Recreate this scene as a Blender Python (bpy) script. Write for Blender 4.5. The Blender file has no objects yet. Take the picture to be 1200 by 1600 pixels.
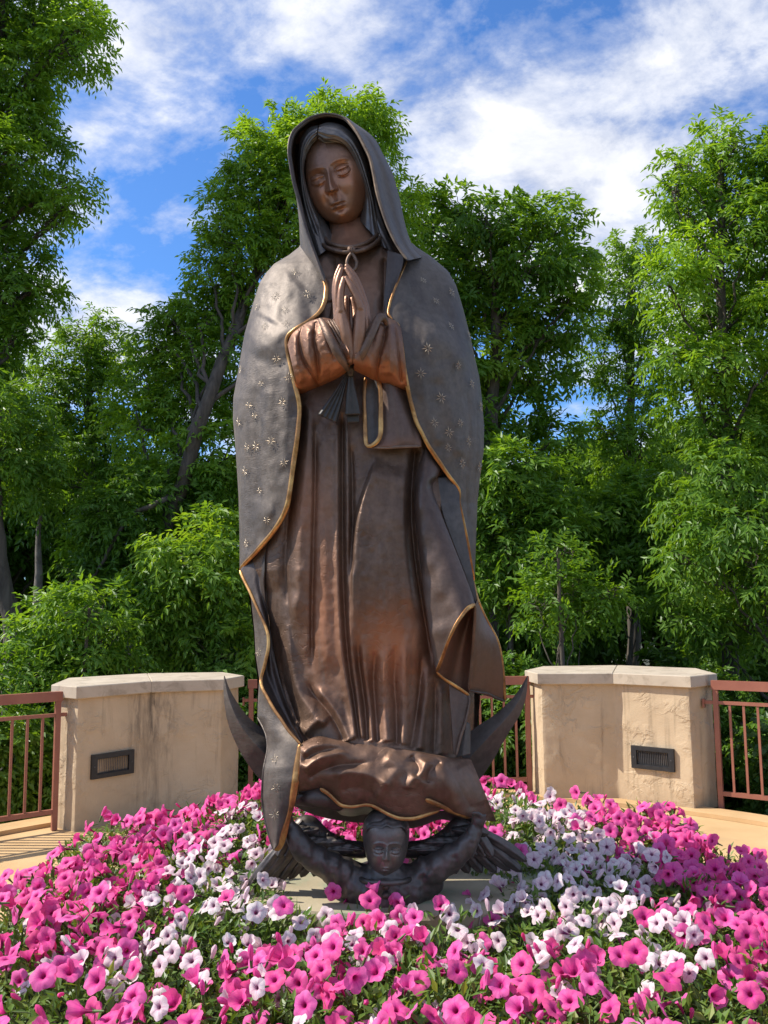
import bpy, math, random
import numpy as np
from mathutils import Vector, Matrix

SC = bpy.context.scene
COL = SC.collection
rng = np.random.default_rng(7)
random.seed(7)

# ------------------------------------------------------------------ camera
FPX = 1331.0                      # focal length in pixels of the 1200 x 1600 photograph
PITCH, ROLL = math.radians(6.5), -0.0099
CAM = np.array([0.0, 0.0, 1.75])
FW = np.array([0, math.cos(PITCH), math.sin(PITCH)])
U0 = np.array([0, -math.sin(PITCH), math.cos(PITCH)])
R0 = np.array([1.0, 0, 0])
RT = R0 * math.cos(ROLL) + U0 * math.sin(ROLL)
UP = -R0 * math.sin(ROLL) + U0 * math.cos(ROLL)
cam = bpy.data.cameras.new('camera')
cam_o = bpy.data.objects.new('camera', cam)
COL.objects.link(cam_o)
cam_o.matrix_world = Matrix(((RT[0], UP[0], -FW[0], CAM[0]), (RT[1], UP[1], -FW[1], CAM[1]),
                             (RT[2], UP[2], -FW[2], CAM[2]), (0, 0, 0, 1)))
cam.sensor_fit = 'VERTICAL'
cam.sensor_height = 24.0
cam.lens = FPX / 1600 * 24.0
cam.clip_end = 3000
SC.camera = cam_o

# ------------------------------------------------------------------ sky, sun, exposure
SUN_EL, SUN_BACK = math.radians(47), math.radians(2.5)      # high sun, from the left and a little behind
SUN = np.array([-math.cos(SUN_BACK) * math.cos(SUN_EL), math.sin(SUN_BACK) * math.cos(SUN_EL), math.sin(SUN_EL)])
world = bpy.data.worlds.new('World')
SC.world = world
world.use_nodes = True
W = world.node_tree
W.nodes.clear()


def N(tree, kind, **kw):
    n = tree.nodes.new(kind)
    for k, v in kw.items():
        if k.startswith('i_'):
            key = k[2:]
            n.inputs[int(key) if key.isdigit() else key.replace('_', ' ')].default_value = v
        else:
            setattr(n, k, v)
    return n


def ramp(tree, stops, interp='LINEAR'):
    r = tree.nodes.new('ShaderNodeValToRGB')
    r.color_ramp.interpolation = interp
    els = r.color_ramp.elements
    while len(els) < len(stops):
        els.new(0.5)
    for e, (p, c) in zip(els, stops):
        e.position = p
        e.color = (c[0], c[1], c[2], 1) if isinstance(c, tuple) else (c, c, c, 1)
    return r


wl = W.links.new
sky = N(W, 'ShaderNodeTexSky', sky_type='NISHITA', sun_disc=False, sun_elevation=SUN_EL,
        sun_rotation=math.atan2(SUN[0], SUN[1]), air_density=1.0, dust_density=0.4, ozone_density=3.0)
tc = N(W, 'ShaderNodeTexCoord')
sep = N(W, 'ShaderNodeSeparateXYZ')
wl(tc.outputs['Generated'], sep.inputs[0])
zz = N(W, 'ShaderNodeMath', operation='MAXIMUM', i_1=0.02)
wl(sep.outputs['Z'], zz.inputs[0])
za = N(W, 'ShaderNodeMath', operation='ADD', i_1=0.42)
wl(zz.outputs[0], za.inputs[0])
dx = N(W, 'ShaderNodeMath', operation='DIVIDE'); dy = N(W, 'ShaderNodeMath', operation='DIVIDE')
wl(sep.outputs['X'], dx.inputs[0]); wl(za.outputs[0], dx.inputs[1])
wl(sep.outputs['Y'], dy.inputs[0]); wl(za.outputs[0], dy.inputs[1])
cmb = N(W, 'ShaderNodeCombineXYZ', i_Z=0.0)
wl(dx.outputs[0], cmb.inputs['X']); wl(dy.outputs[0], cmb.inputs['Y'])
CLOUD_SHIFT = (1.9, 6.1, 0.0)
mp = N(W, 'ShaderNodeMapping')
mp.inputs['Location'].default_value = CLOUD_SHIFT
mp.inputs['Rotation'].default_value = (0, 0, math.radians(35))
mp.inputs['Scale'].default_value = (1.25, 1.55, 1.0)
wl(cmb.outputs[0], mp.inputs['Vector'])
n1 = N(W, 'ShaderNodeTexNoise', i_Scale=1.9, i_Detail=12.0, i_Roughness=0.56, i_Distortion=0.25)
n2 = N(W, 'ShaderNodeTexNoise', i_Scale=5.2, i_Detail=11.0, i_Roughness=0.64, i_Distortion=0.15)
wl(mp.outputs[0], n1.inputs['Vector']); wl(mp.outputs[0], n2.inputs['Vector'])
mixn = N(W, 'ShaderNodeMath', operation='MULTIPLY_ADD', i_1=0.62)
wl(n2.outputs['Fac'], mixn.inputs[0]); wl(n1.outputs['Fac'], mixn.inputs[2])
cov = ramp(W, [(0.725, 0.0), (0.80, 0.28), (0.88, 0.70), (0.98, 0.95)])
wl(mixn.outputs[0], cov.inputs[0])
shade = ramp(W, [(0.34, (3.0, 3.15, 3.6)), (0.50, (4.1, 4.2, 4.5)), (0.64, (5.0, 5.0, 5.1))])
wl(n2.outputs['Fac'], shade.inputs[0])
tint = N(W, 'ShaderNodeMix', data_type='RGBA', blend_type='MULTIPLY')
tint.inputs[0].default_value = 1.0
tint.inputs[7].default_value = (0.42, 0.66, 0.94, 1)
wl(sky.outputs[0], tint.inputs[6])
mixc = N(W, 'ShaderNodeMix', data_type='RGBA')
wl(cov.outputs[0], mixc.inputs[0]); wl(tint.outputs[2], mixc.inputs[6]); wl(shade.outputs[0], mixc.inputs[7])
bg = N(W, 'ShaderNodeBackground', i_Strength=0.15)
wl(mixc.outputs[2], bg.inputs['Color'])
wo = N(W, 'ShaderNodeOutputWorld')
wl(bg.outputs[0], wo.inputs['Surface'])

sun = bpy.data.lights.new('sun', 'SUN')
sun.energy = 4.3
sun.angle = math.radians(0.53)
sun.color = (1.0, 0.95, 0.86)
sun_o = bpy.data.objects.new('sun', sun)
COL.objects.link(sun_o)
sun_o.rotation_euler = Vector(SUN).to_track_quat('Z', 'Y').to_euler()
SC.view_settings.view_transform = 'Standard'
SC.view_settings.look = 'None'
SC.view_settings.exposure = 0.62
SC.view_settings.gamma = 1.0
SC.view_settings.use_curve_mapping = False
SC.render.engine = 'CYCLES'
SC.cycles.max_bounces = 6
SC.cycles.diffuse_bounces = 3
SC.cycles.transmission_bounces = 4
SC.cycles.transparent_max_bounces = 4


# ------------------------------------------------------------------ helpers
def at(px, py, Y):
    """The point of the place at distance Y that the photograph shows at pixel px, py (arrays allowed)."""
    px, py, Y = np.broadcast_arrays(np.asarray(px, float), np.asarray(py, float), np.asarray(Y, float))
    r = FW + RT * ((px - 600) / FPX)[..., None] - UP * ((py - 800) / FPX)[..., None]
    return CAM + r * (Y / r[..., 1])[..., None]


def pix(P):
    d = np.asarray(P, float) - CAM
    k = d @ FW
    return 600 + FPX * (d @ RT) / k, 800 - FPX * (d @ UP) / k


def mesh_obj(name, V, F, mat, parent=None, smooth=True, attrs=None, uv=None, sharp=None):
    """One mesh object. F: array (n,4) or (n,3), or a list of such arrays."""
    me = bpy.data.meshes.new(name)
    V = np.asarray(V, np.float32)
    Fs = F if isinstance(F, list) else [F]
    Fs = [np.asarray(f, np.int32) for f in Fs if len(f)]
    idx = np.concatenate([f.ravel() for f in Fs])
    tot = np.concatenate([np.full(len(f), f.shape[1], np.int32) for f in Fs])
    start = np.concatenate([[0], np.cumsum(tot)[:-1]]).astype(np.int32)
    me.vertices.add(len(V)); me.vertices.foreach_set('co', V.ravel())
    me.loops.add(len(idx)); me.loops.foreach_set('vertex_index', idx)
    me.polygons.add(len(tot))
    me.polygons.foreach_set('loop_start', start)
    me.polygons.foreach_set('loop_total', tot)
    me.update(calc_edges=True)
    me.polygons.foreach_set('use_smooth', np.full(len(tot), bool(smooth)))
    for k, a in (attrs or {}).items():
        at_ = me.attributes.new(k, 'FLOAT', 'POINT')
        at_.data.foreach_set('value', np.asarray(a, np.float32))
    if uv is not None:
        u = me.uv_layers.new(name='UVMap')
        u.data.foreach_set('uv', np.asarray(uv, np.float32)[idx].ravel())
    for m in (mat if isinstance(mat, (list, tuple)) else [mat]):
        me.materials.append(m)
    me.validate()
    if sharp is not None:
        me.set_sharp_from_angle(angle=math.radians(sharp))
    o = bpy.data.objects.new(name, me)
    COL.objects.link(o)
    if parent is not None:
        o.parent = parent
    return o


def tag(o, label=None, cat=None, group=None, kind=None):
    for k, v in (('label', label), ('category', cat), ('group', group), ('kind', kind)):
        if v:
            o[k] = v
    return o


def empty(name, loc=(0, 0, 0), **kw):
    o = bpy.data.objects.new(name, None)
    o.empty_display_size = 0.2
    o.location = loc
    COL.objects.link(o)
    return tag(o, **kw)


class MB:
    """Collects pieces for ONE mesh."""
    def __init__(s): s.v = []; s.f4 = []; s.f3 = []; s.n = 0
    def add(s, V, F):
        V = np.asarray(V, float).reshape(-1, 3); F = np.asarray(F, int)
        if len(F):
            (s.f4 if F.shape[1] == 4 else s.f3).append(F + s.n)
        s.v.append(V); s.n += len(V)
        return s
    def box(s, c, size, M=None):
        d = np.array([[x, y, z] for x in (-.5, .5) for y in (-.5, .5) for z in (-.5, .5)]) * np.asarray(size)
        if M is not None: d = d @ np.asarray(M).T
        return s.add(d + np.asarray(c), [[0, 1, 3, 2], [4, 6, 7, 5], [0, 4, 5, 1], [2, 3, 7, 6], [0, 2, 6, 4], [1, 5, 7, 3]])
    def beam(s, a, b, w, h, up=(0, 0, 1)):
        a = np.asarray(a, float); b = np.asarray(b, float); d = b - a; L = np.linalg.norm(d); d /= L
        side = np.cross(np.asarray(up, float), d); side /= np.linalg.norm(side); u = np.cross(d, side)
        return s.box((a + b) / 2, (L, w, h), np.stack([d, side, u], 1))
    def tube(s, P, rad, seg=8, flat=1.0, ref=(0, -1, 0), cap=True):
        V, F = tube_geo(P, rad, seg, flat, ref)
        s.add(V, F)
        if cap:
            n = len(P)
            for i in (0, n - 1):
                ring = V[i * seg:(i + 1) * seg]
                c = ring.mean(0)
                s.add(np.vstack([ring, c]), [[j, (j + 1) % seg, seg] if i else [(j + 1) % seg, j, seg] for j in range(seg)])
        return s
    def build(s, name, mat, parent=None, **kw):
        F = []
        if s.f4: F.append(np.vstack(s.f4))
        if s.f3: F.append(np.vstack(s.f3))
        return mesh_obj(name, np.vstack(s.v), F, mat, parent, **kw)


def tube_geo(P, rad, seg=8, flat=1.0, ref=(0, -1, 0)):
    """Sweep along P; the section's axis nearest to ref has its radius times flat."""
    P = np.asarray(P, float); n = len(P)
    rad = np.broadcast_to(np.asarray(rad, float), (n,))
    T = np.gradient(P, axis=0); T /= np.linalg.norm(T, axis=1)[:, None] + 1e-12
    ref = np.broadcast_to(np.asarray(ref, float), P.shape)
    A = np.cross(T, ref)
    bad = np.linalg.norm(A, axis=1) < 1e-3
    if bad.any():
        A[bad] = np.cross(T[bad], np.array([1.0, 0.03, 0.02]))
    A /= np.linalg.norm(A, axis=1)[:, None]
    B = np.cross(A, T)
    th = np.arange(seg) * 2 * math.pi / seg
    V = (P[:, None] + rad[:, None, None] * (np.cos(th)[None, :, None] * A[:, None] + flat * np.sin(th)[None, :, None] * B[:, None])).reshape(-1, 3)
    F = [[i * seg + j, i * seg + (j + 1) % seg, (i + 1) * seg + (j + 1) % seg, (i + 1) * seg + j] for i in range(n - 1) for j in range(seg)]
    return V, np.array(F)


def resample(pts, n, smooth=True):
    """Arc-length resampling of a polyline; Catmull-Rom smoothed unless smooth is False."""
    P = np.asarray(pts, float)
    if smooth and len(P) > 2:
        Q = np.vstack([2 * P[0] - P[1], P, 2 * P[-1] - P[-2]])
        out = []
        t = np.linspace(0, 1, 12, endpoint=False)[:, None]
        for i in range(1, len(Q) - 2):
            a, b, c, d = Q[i - 1], Q[i], Q[i + 1], Q[i + 2]
            out.append(0.5 * (2 * b + (c - a) * t + (2 * a - 5 * b + 4 * c - d) * t ** 2 + (3 * b - a - 3 * c + d) * t ** 3))
        P = np.vstack(out + [P[-1:]])
    L = np.concatenate([[0], np.cumsum(np.linalg.norm(np.diff(P, axis=0), axis=1))])
    s = np.linspace(0, L[-1], n)
    return np.stack([np.interp(s, L, P[:, k]) for k in range(P.shape[1])], 1)


def grid_faces(nr, nc, off=0, flip=False):
    i, j = np.meshgrid(np.arange(nr - 1), np.arange(nc - 1), indexing='ij')
    a = (i * nc + j).ravel() + off
    q = np.stack([a, a + 1, a + nc + 1, a + nc], 1)
    return q[:, ::-1] if flip else q


def vnoise(x, y, seed=0):
    """Smooth value noise."""
    xi = np.floor(x).astype(np.int64); yi = np.floor(y).astype(np.int64)
    fx = x - xi; fy = y - yi
    fx = fx * fx * (3 - 2 * fx); fy = fy * fy * (3 - 2 * fy)
    def h(a, b):
        n = (a * 374761393 + b * 668265263 + seed * 974711) & 0x7fffffff
        n = ((n ^ (n >> 13)) * 1274126177) & 0x7fffffff
        return ((n ^ (n >> 16)) & 0xffff) / 65535.0
    return (h(xi, yi) * (1 - fx) + h(xi + 1, yi) * fx) * (1 - fy) + (h(xi, yi + 1) * (1 - fx) + h(xi + 1, yi + 1) * fx) * fy - 0.5


def sstep(a, b, x):
    t = np.clip((x - a) / (b - a), 0, 1)
    return t * t * (3 - 2 * t)


# ------------------------------------------------------------------ materials
def new_mat(name):
    m = bpy.data.materials.new(name)
    m.use_nodes = True
    t = m.node_tree
    t.nodes.clear()
    out = t.nodes.new('ShaderNodeOutputMaterial')
    return m, t, out


def principled(t, **kw):
    p = t.nodes.new('ShaderNodeBsdfPrincipled')
    for k, v in kw.items():
        p.inputs[k.replace('_', ' ')].default_value = v
    return p


def mix(t, a, b, fac, blend='MIX'):
    m = N(t, 'ShaderNodeMix', data_type='RGBA', blend_type=blend)
    for sock, v in ((m.inputs[0], fac), (m.inputs[6], a), (m.inputs[7], b)):
        if hasattr(v, 'is_linked'): t.links.new(v, sock)
        elif isinstance(v, (int, float)): sock.default_value = v
        else: sock.default_value = (*v, 1)
    return m.outputs[2]


def noise(t, scale, detail=5, rough=0.55, dist=0.0, vec=None):
    n = N(t, 'ShaderNodeTexNoise', i_Scale=scale, i_Detail=float(detail), i_Roughness=rough, i_Distortion=dist)
    if vec is None:
        c = N(t, 'ShaderNodeTexCoord'); vec = c.outputs['Object']
    t.links.new(vec, n.inputs['Vector'])
    return n.outputs['Fac']


def math_n(t, op, a, b):
    m = N(t, 'ShaderNodeMath', operation=op)
    for s, v in ((m.inputs[0], a), (m.inputs[1], b)):
        if hasattr(v, 'is_linked'): t.links.new(v, s)
        else: s.default_value = v
    return m.outputs[0]


def bump(t, h, strength, dist, prev=None):
    b = N(t, 'ShaderNodeBump', i_Strength=strength, i_Distance=dist)
    t.links.new(h, b.inputs['Height'])
    if prev is not None: t.links.new(prev, b.inputs['Normal'])
    return b.outputs['Normal']


def bronze(name, dark, lite, rubbed, rough=0.42, chisel=0.0, engrave=0.0, metallic=0.58, wear=0.5):
    m, t, out = new_mat(name)
    L = t.links.new
    tcn = N(t, 'ShaderNodeTexCoord').outputs['Object']
    st = N(t, 'ShaderNodeMapping'); st.inputs['Scale'].default_value = (1, 1, 0.35)
    L(tcn, st.inputs[0])
    a = noise(t, 7, 6, 0.6, 0.6, st.outputs[0]); b = noise(t, 45, 5, 0.65, 0.2, tcn)
    r1 = ramp(t, [(0.32, 0.0), (0.68, 1.0)]); L(a, r1.inputs[0])
    col = mix(t, dark, lite, r1.outputs[0])
    r2 = ramp(t, [(0.35, 0.78), (0.65, 1.12)]); L(b, r2.inputs[0])
    col = mix(t, col, r2.outputs[0], 0.8, 'MULTIPLY')
    ra = N(t, 'ShaderNodeAttribute', attribute_name='rub').outputs['Fac']
    rn = math_n(t, 'MULTIPLY', ra, math_n(t, 'ADD', 0.5, math_n(t, 'MULTIPLY', a, 0.8)))
    rr = N(t, 'ShaderNodeClamp'); L(rn, rr.inputs[0])
    col = mix(t, col, rubbed, rr.outputs[0])
    vd = N(t, 'ShaderNodeMapping'); vd.inputs['Scale'].default_value = (9, 9, 0.7); L(tcn, vd.inputs[0])
    dr = noise(t, 2.2, 4, 0.6, 0.3, vd.outputs[0])
    r3 = ramp(t, [(0.60, 0.0), (0.74, 0.35)]); L(dr, r3.inputs[0])
    col = mix(t, col, (0.17, 0.155, 0.13), r3.outputs[0])
    p = principled(t, Metallic=metallic)
    L(col, p.inputs['Base Color'])
    r4 = ramp(t, [(0.3, rough - 0.09), (0.7, rough + 0.12)]); L(a, r4.inputs[0])
    L(r4.outputs[0], p.inputs['Roughness'])
    nrm = bump(t, b, 0.22, 0.004)
    h = noise(t, 16, 3, 0.5, 0.0, tcn)
    nrm = bump(t, h, 0.25, 0.012, nrm)
    if chisel:
        cm = N(t, 'ShaderNodeMapping'); cm.inputs['Scale'].default_value = (34, 34, 190); cm.inputs['Rotation'].default_value = (0, 0.45, 0)
        L(tcn, cm.inputs[0])
        ch = noise(t, 1.0, 3, 0.5, 1.2, cm.outputs[0])
        patch_ = ramp(t, [(0.44, 0.0), (0.62, 1.0)]); L(noise(t, 3.4, 3, 0.5, 0, tcn), patch_.inputs[0])
        nrm = bump(t, math_n(t, 'MULTIPLY', ch, patch_.outputs[0]), chisel * .8, 0.005, nrm)
    if engrave:
        wv = N(t, 'ShaderNodeTexWave', wave_type='RINGS', i_Scale=9.0, i_Distortion=14.0, i_Detail=2.0)
        wv.inputs['Detail Scale'].default_value = 1.6
        L(tcn, wv.inputs['Vector'])
        er = ramp(t, [(0.0, 0.0), (0.08, 1.0)]); L(wv.outputs['Fac'], er.inputs[0])
        patch2 = ramp(t, [(0.46, 0.0), (0.58, 1.0)]); L(noise(t, 4.2, 2, 0.5, 0, tcn), patch2.inputs[0])
        nrm = bump(t, math_n(t, 'MULTIPLY', er.outputs[0], patch2.outputs[0]), engrave, 0.004, nrm)
    L(nrm, p.inputs['Normal'])
    L(p.outputs[0], out.inputs[0])
    return m


M = {}
M['mantle'] = bronze('mantle_bronze', (0.095, 0.074, 0.060), (0.185, 0.150, 0.122), (0.26, 0.15, 0.09), 0.57, chisel=0.42, metallic=0.52)
M['robe'] = bronze('robe_bronze', (0.115, 0.068, 0.045), (0.235, 0.150, 0.102), (0.47, 0.18, 0.08), 0.50, engrave=0.3)
M['lining'] = bronze('lining_bronze', (0.070, 0.053, 0.044), (0.145, 0.106, 0.085), (0.33, 0.14, 0.07), 0.46)
M['skin'] = bronze('skin_bronze', (0.17, 0.102, 0.069), (0.28, 0.172, 0.115), (0.52, 0.23, 0.12), 0.40)
M['hair'] = bronze('hair_bronze', (0.115, 0.100, 0.090), (0.20, 0.178, 0.16), (0.2, 0.13, 0.09), 0.36)
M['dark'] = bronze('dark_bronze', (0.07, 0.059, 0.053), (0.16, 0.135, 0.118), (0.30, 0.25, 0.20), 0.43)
M['bow'] = bronze('bow_bronze', (0.045, 0.041, 0.038), (0.085, 0.077, 0.070), (0.12, 0.1, 0.08), 0.45)


def gold_mat():
    m, t, out = new_mat('worn_gold_edge')
    r = ramp(t, [(0.30, (0.17, 0.085, 0.04)), (0.48, (0.42, 0.20, 0.07)), (0.66, (0.74, 0.43, 0.15))])
    t.links.new(noise(t, 9, 5, 0.65, 0.3), r.inputs[0])
    p = principled(t, Metallic=0.75, Roughness=0.36)
    t.links.new(r.outputs[0], p.inputs['Base Color'])
    t.links.new(bump(t, noise(t, 60, 4), 0.25, 0.003), p.inputs['Normal'])
    t.links.new(p.outputs[0], out.inputs[0])
    return m


M['gold'] = gold_mat()


def leaf_mat(name, c0, c1, c2, trans=0.38, rough=0.42, spec=0.35, tcol=1.6):
    m, t, out = new_mat(name)
    L = t.links.new
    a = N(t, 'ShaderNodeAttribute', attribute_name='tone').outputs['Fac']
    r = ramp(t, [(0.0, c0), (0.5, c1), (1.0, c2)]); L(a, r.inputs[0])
    p = principled(t, Roughness=rough)
    p.inputs['Specular IOR Level'].default_value = spec
    L(r.outputs[0], p.inputs['Base Color'])
    tr = N(t, 'ShaderNodeBsdfTranslucent')
    L(mix(t, r.outputs[0], (tcol * 1.15, tcol, tcol * 0.35), 1.0, 'MULTIPLY'), tr.inputs['Color'])
    ms = N(t, 'ShaderNodeMixShader', i_0=trans)
    L(p.outputs[0], ms.inputs[1]); L(tr.outputs[0], ms.inputs[2]); L(ms.outputs[0], out.inputs[0])
    return m


M['leaf_a'] = leaf_mat('ash_leaf', (0.088, 0.180, 0.018), (0.140, 0.265, 0.024), (0.235, 0.39, 0.035), trans=.45, tcol=1.7)
M['leaf_b'] = leaf_mat('hickory_leaf', (0.075, 0.165, 0.020), (0.130, 0.250, 0.026), (0.23, 0.36, 0.04), trans=.45, tcol=1.7)
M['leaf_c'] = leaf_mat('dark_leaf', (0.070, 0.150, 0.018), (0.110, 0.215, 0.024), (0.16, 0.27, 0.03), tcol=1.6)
M['leaf_v'] = leaf_mat('vine_leaf', (0.040, 0.100, 0.025), (0.070, 0.150, 0.030), (0.120, 0.215, 0.05))
M['leaf_p'] = leaf_mat('petunia_leaf', (0.055, 0.110, 0.020), (0.110, 0.195, 0.030), (0.23, 0.27, 0.055), trans=0.32)


def bark_mat():
    m, t, out = new_mat('bark')
    L = t.links.new
    tcn = N(t, 'ShaderNodeTexCoord').outputs['Object']
    mpn = N(t, 'ShaderNodeMapping'); mpn.inputs['Scale'].default_value = (14, 14, 3); L(tcn, mpn.inputs[0])
    n = noise(t, 1.0, 6, 0.65, 0.5, mpn.outputs[0])
    r = ramp(t, [(0.3, (0.035, 0.027, 0.020)), (0.7, (0.13, 0.105, 0.08))]); L(n, r.inputs[0])
    p = principled(t, Roughness=0.9); L(r.outputs[0], p.inputs['Base Color'])
    L(bump(t, n, 0.7, 0.03), p.inputs['Normal']); L(p.outputs[0], out.inputs[0])
    return m


M['bark'] = bark_mat()


def stucco_mat():
    m, t, out = new_mat('tan_stucco')
    L = t.links.new
    tcn = N(t, 'ShaderNodeTexCoord').outputs['Object']
    n = noise(t, 2.2, 6, 0.6, 0.4, tcn)
    r = ramp(t, [(0.3, (0.47, 0.345, 0.215)), (0.7, (0.58, 0.44, 0.285))]); L(n, r.inputs[0])
    mpn = N(t, 'ShaderNodeMapping'); mpn.inputs['Scale'].default_value = (11, 11, 0.9); L(tcn, mpn.inputs[0])
    s = noise(t, 1.0, 6, 0.62, 0.4, mpn.outputs[0])
    rs = ramp(t, [(0.56, 0.0), (0.74, 0.62)]); L(s, rs.inputs[0])
    col = mix(t, r.outputs[0], (0.22, 0.16, 0.10), rs.outputs[0])
    st_ = N(t, 'ShaderNodeAttribute', attribute_name='stain').outputs['Fac']
    mp2 = N(t, 'ShaderNodeMapping'); mp2.inputs['Scale'].default_value = (26, 26, 5); L(tcn, mp2.inputs[0])
    rs2 = ramp(t, [(0.42, 0.0), (0.62, 1.0)]); L(noise(t, 1.0, 6, 0.65, 0.5, mp2.outputs[0]), rs2.inputs[0])
    col = mix(t, col, (0.105, 0.082, 0.058), math_n(t, 'MULTIPLY', st_, rs2.outputs[0]))
    sp = N(t, 'ShaderNodeSeparateXYZ'); L(tcn, sp.inputs[0])
    g = noise(t, 9, 5, 0.6, 0.3, tcn)
    lowm = ramp(t, [(0.04, 0.55), (0.30, 0.0)]); L(math_n(t, 'ADD', sp.outputs['Z'], math_n(t, 'MULTIPLY', g, 0.25)), lowm.inputs[0])
    col = mix(t, col, (0.20, 0.14, 0.085), lowm.outputs[0])
    p = principled(t, Roughness=0.88); L(col, p.inputs['Base Color'])
    v = N(t, 'ShaderNodeTexNoise', i_Scale=6.0, i_Detail=7.0, i_Roughness=0.62, i_Distortion=0.7); L(tcn, v.inputs['Vector'])
    rv = ramp(t, [(0.44, 0.0), (0.52, 1.0), (0.60, 0.7), (0.75, 0.8)]); L(v.outputs['Fac'], rv.inputs[0])
    pm = ramp(t, [(0.45, 0.0), (0.60, 1.0)]); L(noise(t, 3.1, 3, 0.5, 0.2, tcn), pm.inputs[0])
    nr = bump(t, math_n(t, 'MULTIPLY', rv.outputs[0], pm.outputs[0]), 0.6, 0.012)
    nr = bump(t, noise(t, 70, 5, 0.65, 0, tcn), 0.45, 0.005, nr)
    L(nr, p.inputs['Normal']); L(p.outputs[0], out.inputs[0])
    return m


M['stucco'] = stucco_mat()


def simple(name, c0, c1, scale, rough, bstr=0.2, bdist=0.004, metallic=0.0, stain=None):
    m, t, out = new_mat(name)
    L = t.links.new
    n = noise(t, scale, 6, 0.62, 0.3)
    r = ramp(t, [(0.3, c0), (0.7, c1)]); L(n, r.inputs[0])
    col = r.outputs[0]
    if stain:
        rs = ramp(t, [(stain[1], 0.0), (stain[2], stain[3])]); L(noise(t, stain[4], 6, 0.65, 0.8), rs.inputs[0])
        col = mix(t, col, stain[0], rs.outputs[0])
    p = principled(t, Roughness=rough, Metallic=metallic); L(col, p.inputs['Base Color'])
    if bstr: L(bump(t, noise(t, scale * 9, 4), bstr, bdist), p.inputs['Normal'])
    L(p.outputs[0], out.inputs[0])
    return m


M['cap'] = simple('cap_stone', (0.42, 0.34, 0.25), (0.54, 0.45, 0.34), 3.5, 0.85, 0.25, 0.004, stain=((0.20, 0.15, 0.10), 0.50, 0.72, 0.65, 6.0))
M['rail'] = simple('red_brown_paint', (0.25, 0.085, 0.055), (0.33, 0.125, 0.08), 6, 0.45, 0.08, 0.002)
M['deck'] = simple('tan_deck_concrete', (0.48, 0.30, 0.135), (0.60, 0.39, 0.19), 2.5, 0.85, 0.25, 0.005, stain=((0.30, 0.20, 0.11), 0.55, 0.8, 0.5, 1.6))
M['kerb'] = simple('pale_concrete', (0.42, 0.35, 0.26), (0.52, 0.44, 0.33), 5, 0.88, 0.3, 0.004)
M['slab'] = simple('base_stone', (0.33, 0.27, 0.17), (0.45, 0.38, 0.25), 4, 0.8, 0.3, 0.004, stain=((0.20, 0.27, 0.17), 0.50, 0.62, 0.75, 2.4))
M['vent'] = simple('vent_iron', (0.018, 0.018, 0.02), (0.035, 0.035, 0.038), 20, 0.45, 0.1, 0.002, metallic=0.3)
M['fin'] = simple('vent_fin', (0.06, 0.06, 0.063), (0.11, 0.11, 0.115), 20, 0.5, 0.05, 0.002, metallic=0.2)
M['soil'] = simple('soil', (0.025, 0.017, 0.011), (0.06, 0.042, 0.028), 12, 0.95, 0.6, 0.02)
M['ground'] = simple('forest_ground', (0.025, 0.032, 0.012), (0.06, 0.055, 0.028), 0.9, 0.95, 0.6, 0.05)
M['stem'] = simple('green_stem', (0.07, 0.12, 0.025), (0.11, 0.16, 0.04), 8, 0.6, 0.0)
M['wood'] = simple('dead_wood', (0.10, 0.085, 0.07), (0.22, 0.19, 0.16), 9, 0.9, 0.5, 0.02)
M['mortar'] = simple('dark_joint', (0.06, 0.05, 0.04), (0.10, 0.08, 0.06), 9, 0.95, 0.2, 0.004)


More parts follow.
